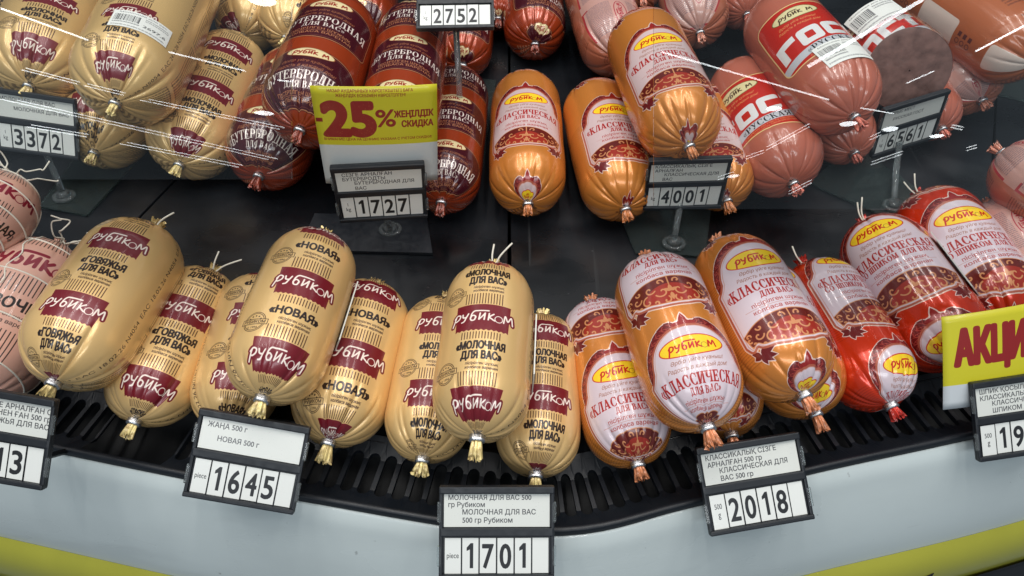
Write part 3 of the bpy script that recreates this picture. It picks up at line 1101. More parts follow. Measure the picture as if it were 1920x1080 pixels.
def clip_mesh(y, s=1.0, dirn=1):
    """crimped aluminium ring round the local Y axis"""
    n = 20
    prof = [(0.0030, -0.0028), (0.0044, -0.0027), (0.0049, -0.0016), (0.0046, -0.0004), (0.0049, 0.0008), (0.0048, 0.0022), (0.0040, 0.0029), (0.0026, 0.0029)]
    a = np.linspace(0, 2 * math.pi, n + 1)
    G = np.zeros((len(prof), n + 1, 3))
    for i, (r, h) in enumerate(prof):
        G[i, :, 0] = r * s * np.cos(a) * 1.12
        G[i, :, 2] = r * s * np.sin(a) * (0.86 + 0.1 * np.cos(2 * a))
        G[i, :, 1] = y + h * s * dirn
    return G


def tail_mesh(rnd, y, dirn, ln, flare, droop):
    """the gathered ends of the film beyond the clip"""
    n, m = 56, 9
    a = np.linspace(0, 2 * math.pi, n + 1)
    k = rnd.choice((5, 6, 7))
    ph = rnd.uniform(0, 6)
    G = np.zeros((m, n + 1, 3))
    for i in range(m):
        f = i / (m - 1)
        amp = 0.12 + 0.30 * f
        fold = (1 + amp * np.sin(k * a + ph) + 0.22 * f * np.sin((2 * k + 3) * a + 1.3 * ph))
        fold[-1] = fold[0]
        r = 0.0026 + (flare - 0.0026) * f ** 0.85
        G[i, :, 0] = r * fold * np.cos(a) * 1.15
        G[i, :, 2] = r * fold * np.sin(a) * 0.6 + droop * f * f
        jag = 0.0012 * np.sin(9 * a + 2 * ph) * (f > 0.9)
        jag[-1] = jag[0]
        G[i, :, 1] = y + dirn * (ln * f + jag)
    return G


def sausage(kind, A, B, wpx, rise, ref, label, group, lift=0.0, seed=None, near_tail=True, far='plain', strings=0, creases=17, depth=0.12,
            sticker=None, twine=False, lmax=0.26, flat=None, diam=None, pscale=1.0):
    rnd = random.Random(seed if seed is not None else hash((A, B)) & 0xffff)
    cm, period, refy, tcol, tailm = get_mat(kind)
    mx, my = (A[0] + B[0]) / 2, (A[1] + B[1]) / 2
    d = ray(mx, my)
    k = -d[2]                                   # height lost per unit of camera depth
    a = 0.952 * wpx / (FPX * k)
    D = diam or a * (CAMH - rise) / (1 + a / 2)
    R = D / 2
    h = R + rise - 0.0012
    PA, PB = bp(*A, h - lift / 2), bp(*B, h + lift / 2)
    L = np.linalg.norm(PB - PA)
    if L > lmax:
        PB = PA + (PB - PA) * lmax / L
        L = lmax
    ctr = (PA + PB) / 2
    y = unit(PB - PA)
    view = unit(CC - ctr)
    z = unit(view - y * (view @ y))
    x = np.cross(y, z)
    t, r = profile(L, R)
    arc = np.concatenate([[0], np.cumsum(np.hypot(np.diff(t), np.diff(r)))]) + r[0]
    unitmm = math.pi * D / CIRC * pscale        # metres per print millimetre
    # roll and shift of the print from the pixel where its mark shows
    tt = np.linspace(-1.5, 1.5, 121)
    S = ctr + (L / 2 - t)[:, None, None] * y + r[:, None, None] * (np.sin(tt)[None, :, None] * x + np.cos(tt)[None, :, None] * z)
    e = ((proj(S) - np.array(ref)) ** 2).sum(-1)
    i, j = np.unravel_index(e.argmin(), e.shape)
    roll, sref = tt[j], arc[i]
    th = np.linspace(-math.pi, math.pi, NU + 1) + roll
    rad = np.repeat(r[:, None], NU + 1, 1)
    cr = crease_field(rnd, th, L - t, R, creases, depth * R) + crease_field(rnd, th, t, R, creases, depth * R * 0.8)
    cr = np.minimum(cr, 0.55 * np.maximum(rad - 0.003, 0))
    lump = 0.006 * R * np.sin(2 * th[None] + 3 * t[:, None] / R + rnd.uniform(0, 6)) + 0.004 * R * np.sin(3 * th[None] - 4.3 * t[:, None] / R + rnd.uniform(0, 6))
    dents = np.zeros_like(rad)
    for q in range(5):
        a0, t0 = rnd.uniform(-2.2, 2.2) + 0.0, rnd.uniform(0.15, 0.85) * L
        wa, wt, dd = rnd.uniform(0.25, 0.7), rnd.uniform(0.25, 0.7) * R, rnd.uniform(-0.012, 0.022) * R
        da = (th[None] - a0 + math.pi) % (2 * math.pi) - math.pi
        dents += dd * np.exp(-(da / wa) ** 2 - ((t[:, None] - t0) / wt) ** 2)
    rad = rad - cr + (lump - dents) * (rad / R)
    rad[:, -1] = rad[:, 0]
    G = np.zeros(rad.shape + (3,))
    G[..., 0] = rad * np.sin(th)[None]
    G[..., 2] = rad * np.cos(th)[None] + R
    G[..., 1] = (L / 2 - t)[:, None]
    if flat:                                    # sag where it lies on the deck
        G[..., 2] = np.maximum(G[..., 2], flat)
    UV = np.zeros(rad.shape + (2,))
    UV[..., 0] = 0.5 + np.linspace(-0.5, 0.5, NU + 1)[None] / pscale
    UV[..., 1] = (1 - ((arc - sref) / unitmm + refy) / period)[:, None]
    root = thing('sausage', label, 'sausage', group, frame(ctr - z * R, x, y, z))
    cas = link('casing', grid_mesh('casing', G, UV), cm, root)

    zc = R
    for end, dirn in ((-1, -1), (1, 1)):
        if end == -1 and not near_tail:
            continue
        yp = end * L / 2
        g = clip_mesh(yp + dirn * 0.0016, 0.9, dirn)
        g[..., 2] += zc
        link('clip', grid_mesh('clip', g), M_ALU, root)
        ln = rnd.uniform(0.0055, 0.0095) * (1 if dirn < 0 else 0.75)
        g = tail_mesh(rnd, yp + dirn * 0.004, dirn, ln, rnd.uniform(0.0022, 0.0036), -0.004 if dirn < 0 else rnd.uniform(0.0, 0.004))
        g[..., 2] += zc
        link('film_tail', grid_mesh('film_tail', g), tailm, root)
    if strings:
        for q in range(strings):
            sx = rnd.uniform(-0.004, 0.004) + (q - 0.5) * 0.006
            p0 = (0.001 * q, L / 2 + 0.002, zc + 0.002)
            p1 = (sx * 0.6, L / 2 + 0.010, zc + 0.006)
            p2 = (sx * 1.6 + 0.004, L / 2 + 0.019, zc + 0.009 + 0.003 * q)
            pts = bez(p0, p1, p1, p2, 8)
            MB().tube(pts, 0.00065, 6).build('string', M_STR, root, True)

    def surf(thv, sv, o=0.0):
        rr = np.interp(sv, arc, r) + o
        tt_ = np.interp(sv, arc, t)
        return np.stack([rr * np.sin(thv), np.broadcast_to(L / 2 - tt_, np.shape(thv)), rr * np.cos(thv) + R], -1)
    if twine:
        for f in (0.22, 0.42, 0.62, 0.80):
            aa = np.linspace(0, 2 * math.pi, 49)[:-1]
            s0 = arc[-1] * f + 0.004 * np.sin(aa)
            MB().tube(surf(aa, s0, 0.0002), 0.0006, 6, closed=True).build('twine', M_STR, root, True)
        for a0 in (-0.55, 1.5):
            s0 = np.linspace(0.006, arc[-1] - 0.006, 40)
            MB().tube(surf(np.full(40, a0) + 0.06 * np.sin(9 * s0 / R), s0, 0.0002), 0.0006, 6).build('twine', M_STR, root, True)
        for q in range(5):
            a1 = rnd.uniform(0, 6.28)
            pts = [(0, L / 2 + 0.004, zc)]
            for w_ in range(5):
                pts.append((0.006 * (w_ + 1) * math.cos(a1) + rnd.uniform(-0.004, 0.004), L / 2 + 0.006 + 0.003 * w_ + rnd.uniform(-0.004, 0.004), zc + 0.006 * (w_ + 1) * abs(math.sin(a1)) * 0.7 + rnd.uniform(0, 0.004)))
            MB().tube(smoothline(pts, 5), 0.0006, 6).build('string', M_STR, root, True)
    if sticker:
        for st in sticker:
            if st[0] == 'edge':                 # stiff price label sticking up past the flank
                _, ang, yc, w, hgt = st
                nrm = np.array([math.sin(ang), 0, math.cos(ang)])
                tan = np.array([math.cos(ang), 0, -math.sin(ang)])
                c = np.array([0, yc * L, R]) + nrm * (R + 0.0012)
                V = []
                for oz in (-0.0004, 0.0004):
                    for sx, sy in ((-1, -1), (1, -1), (1, 1), (-1, 1)):
                        V.append(c + tan * sx * w / 2 + np.array([0, sy * hgt / 2, 0]) + nrm * oz)
                F = np.array([(0, 3, 2, 1), (4, 5, 6, 7), (0, 1, 5, 4), (1, 2, 6, 5), (2, 3, 7, 6), (3, 0, 4, 7)])
                me = mesh_np('price_sticker', np.array(V), F)
                me.shade_flat()
                link('price_sticker', me, M_CARDB, root)
            else:
                _, spx, w, hgt, rot, sm = st
                S2 = ctr + (L / 2 - t)[:, None, None] * y + r[:, None, None] * (np.sin(tt)[None, :, None] * x + np.cos(tt)[None, :, None] * z)
                e2 = ((proj(S2) - np.array(spx)) ** 2).sum(-1)
                i2, j2 = np.unravel_index(e2.argmin(), e2.shape)
                n1, n2 = 24, 16
                gx, gy = np.meshgrid(np.linspace(-w / 2, w / 2, n1), np.linspace(-hgt / 2, hgt / 2, n2))
                rx, ry = gx * math.cos(rot) - gy * math.sin(rot), gx * math.sin(rot) + gy * math.cos(rot)
                Gs = surf(tt[j2] + rx / R, arc[i2] - ry, 0.0007)
                rr = np.interp(arc[i2] - ry, arc, r) + 0.0007
                Gs[..., 1] = L / 2 - np.interp(arc[i2] - ry, arc, t)
                uv = np.stack(np.meshgrid(np.linspace(0, 1, n1), np.linspace(0, 1, n2)), -1)
                link('price_sticker', grid_mesh('price_sticker', Gs, uv), sm, root)
    INFO.append((label, D, L))
    BODIES.append((bpy.data.objects[cas.name], ctr, y, R, L))
    return root, dict(ctr=ctr, x=x, y=y, z=z, R=R, L=L)


INFO = []
BODIES = []


def price_sticker_art(name, price, w, h, seed):
    cv = Canvas(w, h, 12, (232, 232, 228), 0.0)
    cv.text('Молочная для вас', 0, 3.6, 1.9, w * 0.8, (60, 60, 64))
    barcode(cv, -w / 2 + 2, 6, -1, h * 0.62, seed)
    microtext(cv, -w / 2 + 2, h * 0.66, -1, h * 0.78, 1, (70, 70, 74), seed)
    microtext(cv, 2, 5.5, w / 2 - 2, h * 0.4, 2, (80, 80, 84), seed + 1)
    if price:
        cv.text(price, w / 4 - 0.5, h * 0.72, 3.6, w * 0.4, (30, 30, 34), bold=0.01)
    microtext(cv, -w / 2 + 2, h * 0.84, w / 2 - 3, h * 0.95, 1, (100, 100, 104), seed + 2)
    return printed(name, cv, 0.5, 0, 0.1)


# ------------------------------------------------------------------ display case (the setting)
case = thing('display_case', 'black refrigerated counter with slotted grille and white curved front over a yellow band', 'display case')
edge = [(-0.95, 0.40), (-0.75, 0.325), (-0.50, 0.258), (-0.31, 0.2165), (-0.139, 0.1830), (0.018, 0.1600), (0.111, 0.1770), (0.197, 0.2005), (0.36, 0.2370), (0.55, 0.290), (0.75, 0.355), (0.95, 0.44)]
edge = smoothline(edge, 8)
seg = np.diff(edge, axis=0)
tan = np.vstack([seg, seg[-1:]]) + np.vstack([seg[:1], seg])
tan /= np.linalg.norm(tan, axis=1)[:, None]
out = np.stack([tan[:, 1], -tan[:, 0]], -1)      # towards the customer


def sweep(profile_pts, sel=slice(None)):
    G = np.zeros((len(profile_pts), len(edge[sel]), 3))
    for i, (o, z) in enumerate(profile_pts):
        G[i, :, :2] = edge[sel] + out[sel] * o
        G[i, :, 2] = z
    return G


# deck panels, separated by thin joints
def deck_panel(poly, z0=-0.006, z1=0.0):
    MB().prism([(p[0], p[1]) for p in poly], z0, z1, 0.0008).build('deck_panel', M_DECK, case)


def seam(pa, pb, y):
    a, b = bp(*pa, 0), bp(*pb, 0)
    t = (y - a[1]) / (b[1] - a[1])
    return a[0] + (b[0] - a[0]) * t


Y1 = 1.5
front_y = lambda x: float(np.interp(x, edge[:, 0], edge[:, 1])) + 0.052
S = [((-0.95, 0.5), (-1.6, Y1))]
s1 = [(seam((276, 406), (311, 369), 0.262), 0.262), (seam((276, 406), (311, 369), Y1), Y1)]
s2 = [(seam((955, 520), (955, 410), 0.21), 0.215), (seam((955, 520), (955, 410), Y1), Y1)]
s3 = [(0.36, 0.29), (0.95, Y1)]
G_ = 0.0012
xs = np.linspace(-0.95, s1[0][0] - G_, 8)
deck_panel([(x, front_y(x)) for x in xs] + [(s1[1][0] - G_, Y1), (-2.2, Y1)])
xs = np.linspace(s1[0][0] + G_, s2[0][0] - G_, 8)
deck_panel([(x, front_y(x)) for x in xs] + [(s2[1][0] - G_, Y1), (s1[1][0] + G_, Y1)])
xs = np.linspace(s2[0][0] + G_, s3[0][0] - G_, 8)
deck_panel([(x, front_y(x)) for x in xs] + [(s3[1][0] - G_, Y1), (s2[1][0] + G_, Y1)])
xs = np.linspace(s3[0][0] + G_, 0.95, 8)
deck_panel([(x, front_y(x)) for x in xs] + [(2.2, Y1), (s3[1][0] + G_, Y1)])
# pit under the grille and the back wall
link('case_floor', grid_mesh('case_floor', sweep([(-0.002, -0.0365), (-0.06, -0.038), (-0.3, -0.04), (-1.2, -0.04)])), M_PIT, case)
MB().box((0, Y1 + 0.02, 0.4), (4.6, 0.03, 1.0)).build('back_panel', M_DECK, case)
# pit lining in front
link('grille_channel', grid_mesh('grille_channel', sweep([(-0.060, -0.002), (-0.058, -0.036), (-0.004, -0.036), (-0.002, 0.0)])), M_PIT, case)

# slotted grille: real openings in a curved plate
pl = np.concatenate([[0], np.cumsum(np.linalg.norm(np.diff(edge, axis=0), axis=1))])


def on_edge(s, o):
    x = np.interp(s, pl, edge[:, 0])
    yv = np.interp(s, pl, edge[:, 1])
    ox, oy = np.interp(s, pl, out[:, 0]), np.interp(s, pl, out[:, 1])
    return np.array([x + ox * o, yv + oy * o])


def plate_z(o):     # o from -0.056 (deck side) to 0 (front lip)
    f = (o + 0.056) / 0.056
    return 0.0015 - 0.010 * math.sin(math.pi * min(1, f * 1.02)) * 0.75 + 0.0095 * f ** 3


pitch_, sw_ = 0.0121, 0.0088
bmg = bmesh.new()
nslots = int(pl[-1] / pitch_)
o0, o1, oa, ob = -0.056, -0.0035, -0.0445, -0.0125


def pv(s, o, dz=0.0):
    p = on_edge(s, o)
    return bmg.verts.new((p[0], p[1], plate_z(o) + dz))


skip = set()
s_gap = float(np.interp(bp(245, 850, 0.0)[0], edge[:, 0], pl))
for k in range(nslots):
    sc = (k + 0.5) * pitch_
    gap = abs(sc - s_gap) < 0.028
    n = 8
    inner, outer = [], []
    hw = sw_ / 2
    lean = 0.004
    for side in (0, 1):
        for q in range(n + 1):
            an = math.pi * q / n
            if side == 0:
                du, o = hw * math.cos(an), ob - hw + hw * math.sin(an) if False else (ob - hw) + hw * math.sin(an)
            else:
                du, o = -hw * math.cos(an), (oa + hw) - hw * math.sin(an)
            inner.append((sc + du, o))
    m = len(inner)
    for (su, o) in inner:
        du = su - sc
        # matching point on the cell's border
        if o > ob - hw - 1e-9:
            t_ = (o - (ob - hw)) / hw
            w = pitch_ / 2
            an = math.atan2(o - (ob - hw), du)
            if abs(du) * 1.0 < (o - (ob - hw)) * 1.0:
                outer.append((sc + du / max(1e-9, (o - (ob - hw))) * w if (o - (ob - hw)) > 0 else sc, o1))
            else:
                outer.append((sc + math.copysign(w, du), (ob - hw) + (o - (ob - hw)) / abs(du) * (o1 - (ob - hw)) if abs(du) > 0 else o1))
        else:
            w = pitch_ / 2
            dn = (oa + hw) - o
            if abs(du) < dn:
                outer.append((sc + du / dn * w, o0))
            else:
                outer.append((sc + math.copysign(w, du), (oa + hw) - dn / abs(du) * ((oa + hw) - o0)))
    vin = [pv(*p) for p in inner]
    vo = [pv(*p) for p in outer]
    vd = [pv(p[0], p[1], -0.004) for p in inner]
    if gap:
        for v in vin + vo + vd:
            bmg.verts.remove(v)
        continue
    for i in range(m):
        j = (i + 1) % m
        bmg.faces.new((vin[i], vo[i], vo[j], vin[j]))
        bmg.faces.new((vd[i], vin[i], vin[j], vd[j]))
bmesh.ops.remove_doubles(bmg, verts=bmg.verts[:], dist=0.00005)
bmesh.ops.recalc_face_normals(bmg, faces=bmg.faces[:])
me = bpy.data.meshes.new('air_grille')
bmg.to_mesh(me)
bmg.free()
link('air_grille', me, M_GRIL, case)
# frame round the drain hatch and front lip of the grille
link('grille_lip', grid_mesh('grille_lip', sweep([(-0.0037, plate_z(-0.0035) + 0.0002), (-0.003, 0.0118), (0.0, 0.0125), (0.0012, 0.0112), (0.0015, 0.0020)])), M_GRIL, case)
g0 = on_edge(s_gap, -0.03)
# white front
front = [(0.0016, 0.0065), (0.003, 0.0058), (0.0075, 0.0010), (0.0095, -0.0015), (0.0115, -0.0050), (0.017, -0.014), (0.026, -0.029), (0.036, -0.050), (0.041, -0.064), (0.0435, -0.0735)]
link('front_panel', grid_mesh('front_panel', sweep([(-0.002, -0.002), (0.0014, 0.0060)] + front)), M_WHITE, case)
link('yellow_band', grid_mesh('yellow_band', sweep([(0.0437, -0.0737), (0.049, -0.077), (0.0555, -0.085), (0.060, -0.097), (0.062, -0.115), (0.062, -0.30)])), M_YEL, case)
link('kick_panel', grid_mesh('kick_panel', sweep([(0.064, -0.118), (0.066, -0.121), (0.066, -0.6)])), M_PIT, case)

# ------------------------------------------------------------------ sausages on the deck
ST_M3 = price_sticker_art('price_sticker_print', '2697.6', 46, 26, 1)
ST_G2 = price_sticker_art('scale_sticker_print', '', 46, 30, 2)
ST_G3 = price_sticker_art('cut_sticker_print', '', 44, 30, 3)
GF = 'sausages lying in the front row behind the grille'
GB = 'sausages lying in the rows behind'
EDGE = lambda ang=1.5, yc=0.0, w=0.026, h=0.046: [('edge', ang, yc, w, h)]

# kind, near pole px, far pole px, width px, rise, print mark px, label, options
ROWS = [
    ('cream', (-60, 470), (27, 333), 150, 0.055, (0, 352), 'pink twine-wrapped sausage cut off by the left edge, below the 3372 tag', GF, dict(twine=True, lmax=0.2)),
    ('cream', (-70, 745), (117, 450), 196, 0.004, (64, 490), 'pink sausage in white twine with the big word СЛИВОЧНАЯ, beside the large gold beef sausage', GF, dict(twine=True)),
    ('beef', (103, 715), (298, 416), 202, 0.040, (138, 568), 'large gold sausage printed ГОВЯЖЬЯ with its date code down the right flank, lying on top', GF, dict(strings=1, pscale=0.85)),
    ('beef', (254, 787), (405, 500), 172, 0.0, (352, 579), 'gold ГОВЯЖЬЯ sausage lying low between the larger ГОВЯЖЬЯ one and the 1645 tag', GF, dict(strings=2)),
    ('new', (425, 800), (500, 512), 160, 0.0, (482, 590), 'gold НОВАЯ sausage half hidden under the upper НОВАЯ one, behind the 1645 tag', GF, dict()),
    ('new', (493, 744), (612, 430), 188, 0.052, (575, 529), 'upper gold НОВАЯ sausage lying on its two neighbours above the 1645 tag', GF, dict(sticker=EDGE(1.52, 0.05, 0.022, 0.050))),
    ('new', (617, 826), (708, 524), 186, 0.0, (668, 662), 'gold НОВАЯ sausage on the deck to the right of the upper НОВАЯ one', GF, dict(sticker=EDGE(1.52, -0.08, 0.022, 0.042))),
    ('milk', (793, 858), (838, 552), 166, 0.0, (832, 601), 'gold МОЛОЧНАЯ sausage under the left side of the stringed top one', GF, dict()),
    ('milk', (895, 817), (926, 490), 187, 0.050, (905, 597), 'top gold МОЛОЧНАЯ sausage of three, with two white strings at its far end', GF, dict(strings=2, sticker=EDGE(1.52, -0.02, 0.022, 0.046))),
    ('milk', (1005, 886), (1018, 584), 162, 0.0, (1022, 748), 'gold МОЛОЧНАЯ sausage under the right side of the stringed top one', GF, dict()),
    ('classic', (1195, 866), (1106, 556), 170, 0.0, (1163, 698), 'orange КЛАССИЧЕСКАЯ sausage on the deck beside the gold milk sausages', GF, dict()),
    ('classic', (1325, 797), (1208, 474), 189, 0.050, (1297, 650), 'orange КЛАССИЧЕСКАЯ sausage lying on top, just above the 2018 tag', GF, dict()),
    ('classic', (1370, 812), (1290, 520), 150, 0.0, (1330, 640), 'orange sausage almost hidden beneath two others above the 2018 tag', GF, dict()),
    ('classic', (1505, 737), (1341, 444), 186, 0.046, (1417, 479), 'upper orange КЛАССИЧЕСКАЯ sausage with a gathered oval logo at its clip, left of the red ones', GF, dict()),
    ('classic', (1527, 772), (1400, 490), 170, 0.0, (1532, 738), 'orange sausage with a maple leaf at its clip, lying under the upper right orange one', GF, dict()),
    ('bacon', (1668, 757), (1500, 486), 166, 0.0, (1572, 488), 'red sausage lying low between the orange sausages and the upper red one', GF, dict(strings=1)),
    ('bacon', (1800, 682), (1612, 406), 176, 0.004, (1640, 427), 'upper red СО ШПИКОМ sausage running down behind the yellow АКЦИЯ card', GF, dict(strings=2, sticker=EDGE(1.5, 0.0, 0.022, 0.055))),
    ('bacon', (1888, 612), (1716, 358), 174, 0.004, (1811, 398), 'red СО ШПИКОМ sausage furthest to the right, with a white tied tail', GF, dict(strings=2)),
    ('reverse', (2010, 600), (1845, 375), 150, 0.010, (1912, 425), 'pale sausage with an oval logo wedged behind the rightmost red sausage', GF, dict()),
    ('reverse', (2030, 400), (1872, 282), 160, 0.050, (2010, 330), 'plump pink-brown sausage cut off by the right edge, its clip pointing left', GF, dict(lmax=0.2)),
    # rows behind
    ('milk', (14, 165), (120, -110), 165, 0.045, (-12, 46), 'gold sausage cut off by the left edge above the 3372 tag', GB, dict(lmax=0.25, pscale=0.80)),
    ('milk', (55, 160), (192, -140), 172, 0.052, (61, 83), 'gold МОЛОЧНАЯ sausage directly above the 3372 tag, without a price sticker', GB, dict(lmax=0.25, pscale=0.80)),
    ('milk', (217, 192), (362, -108), 190, 0.068, (211, 118), 'large gold МОЛОЧНАЯ sausage with a white 2697.6 price sticker', GB, dict(lmax=0.27, pscale=0.72, sticker=[('flat', (262, 52), 0.046, 0.024, 0.0, ST_M3)])),
    ('milk', (177, 285), (290, 40), 160, 0.0, (172, 186), 'gold sausage underneath the one with the price sticker, right of the 3372 tag', GB, dict(pscale=0.85)),
    ('milk', (337, 307), (452, 82), 162, 0.0, (393, 163), 'gold МОЛОЧНАЯ sausage with a date code on its flank, beside the brown sausages', GB, dict(pscale=0.88)),
    ('milk', (455, 66), (525, -140), 120, 0.0, (420, -30), 'shaded gold sausage end far back, behind the stickered one', GB, dict(lmax=0.22)),
    ('milk', (537, 70), (605, -140), 120, 0.01, (592, -2), 'gold sausage end far back, behind the brown sausages on the left', GB, dict(lmax=0.22)),
    ('sandwich', (563, 242), (648, 18), 176, 0.058, (583, 97), 'upper brown БУТЕРБРОДНАЯ sausage to the left of the yellow discount card', GB, dict()),
    ('sandwich', (486, 328), (575, 110), 160, 0.0, (503, 205), 'brown sausage lying low under the left brown one, beside the gold sausages', GB, dict()),
    ('sandwich', (738, 290), (783, 26), 152, 0.055, (766, 70), 'brown БУТЕРБРОДНАЯ sausage lying directly behind the yellow discount card', GB, dict()),
    ('sandwich', (828, 377), (862, 140), 138, 0.0, (840, 274), 'brown БУТЕРБРОДНАЯ sausage to the right of the yellow discount card', GB, dict()),
    ('sandwich', (868, 122), (890, -80), 104, 0.0, (870, 20), 'brown sausage end behind the stem of the 2752 tag', GB, dict(lmax=0.22)),
    ('sandwich', (1003, 82), (998, -130), 116, 0.0, (1017, 54), 'dark brown sausage end with a cream spot, right of the 2752 tag', GB, dict(lmax=0.22)),
    ('sandwich', (690, 66), (694, -140), 112, 0.0, (662, 10), 'dark brown sausage far back between the two upper brown ones', GB, dict(lmax=0.22)),
    ('sandwich', (935, 34), (938, -140), 90, 0.0, (935, -50), 'dark brown sausage far back right against the 2752 tag', GB, dict(lmax=0.22)),
    ('classic_kg', (990, 380), (985, 150), 146, 0.0, (985, 183), 'orange КЛАССИЧЕСКАЯ sausage lying alone on the black deck', GB, dict(pscale=0.93)),
    ('classic_kg', (1172, 390), (1108, 166), 150, 0.0, (1155, 205), 'orange sausage lying under the upper orange one, left of the 4001 tag', GB, dict(pscale=0.93)),
    ('classic_kg', (1291, 272), (1190, 42), 162, 0.062, (1234, 70), 'upper orange КЛАССИЧЕСКАЯ sausage above the 4001 tag', GB, dict(pscale=0.93)),
    ('classic_kg', (1362, 374), (1300, 170), 126, 0.0, (1318, 222), 'orange sausage mostly hidden behind the 4001 tag', GB, dict(pscale=0.93)),
    ('gost', (1486, 342), (1372, 130), 160, 0.004, (1394, 167), 'pink ГОСТ sausage lying low beside the orange sausages', GB, dict(depth=0.10)),
    ('gost', (1600, 218), (1434, 14), 166, 0.058, (1506, 18), 'large upper pink ГОСТ sausage with a white barcode sticker on its label', GB, dict(depth=0.10, sticker=[('flat', (1585, 92), 0.044, 0.028, 0.10, ST_G2)])),
    ('gost', (1600, 286), (1505, 120), 118, 0.0, (1500, 60), 'pink sausage in shadow beneath the large pink ГОСТ one', GB, dict()),
    ('reverse', (1840, 187), (1690, 24), 132, 0.0, (1775, 100), 'pink-brown sausage covered in small print, under the big orange one', GB, dict()),
    ('orange', (1945, 118), (1660, -80), 150, 0.052, (1760, 45), 'big orange sausage with blank white boxes in the top right corner', GB, dict(lmax=0.34)),
    ('gost', (1764, 241), (1690, 130), 110, 0.0, (1600, 60), 'small pink sausage end just behind the 6561 tag', GB, dict()),
    ('reverse', (1160, 112), (1085, -110), 128, 0.020, (1155, 20), 'pink-brown printed sausage behind the upper orange one', GB, dict(lmax=0.23)),
    ('reverse', (1312, 60), (1262, -120), 122, 0.020, (1300, -20), 'pink-brown printed sausage end with a shiny clip, between the orange and pink ones', GB, dict(lmax=0.22)),
    ('gost', (1400, 26), (1360, -120), 110, 0.010, (1380, -200), 'plain pink sausage end at the top, left of the large pink ГОСТ one', GB, dict(lmax=0.2)),
    ('reverse', (1205, -6), (1180, -160), 90, 0.030, (1190, -70), 'pale pink sausage end touching the top edge of the photo', GB, dict(lmax=0.2)),
]
for i, (kind, A, B, wpx, rise, ref, label, grp, kw) in enumerate(ROWS):
    f = 0.065 if grp == GF else 0.045            # the far pole lies below the outline's top
    B = (B[0] + (A[0] - B[0]) * f, B[1] + (A[1] - B[1]) * f)
    sausage(kind, A, B, wpx, rise, ref, label, grp, seed=100 + i, **kw)


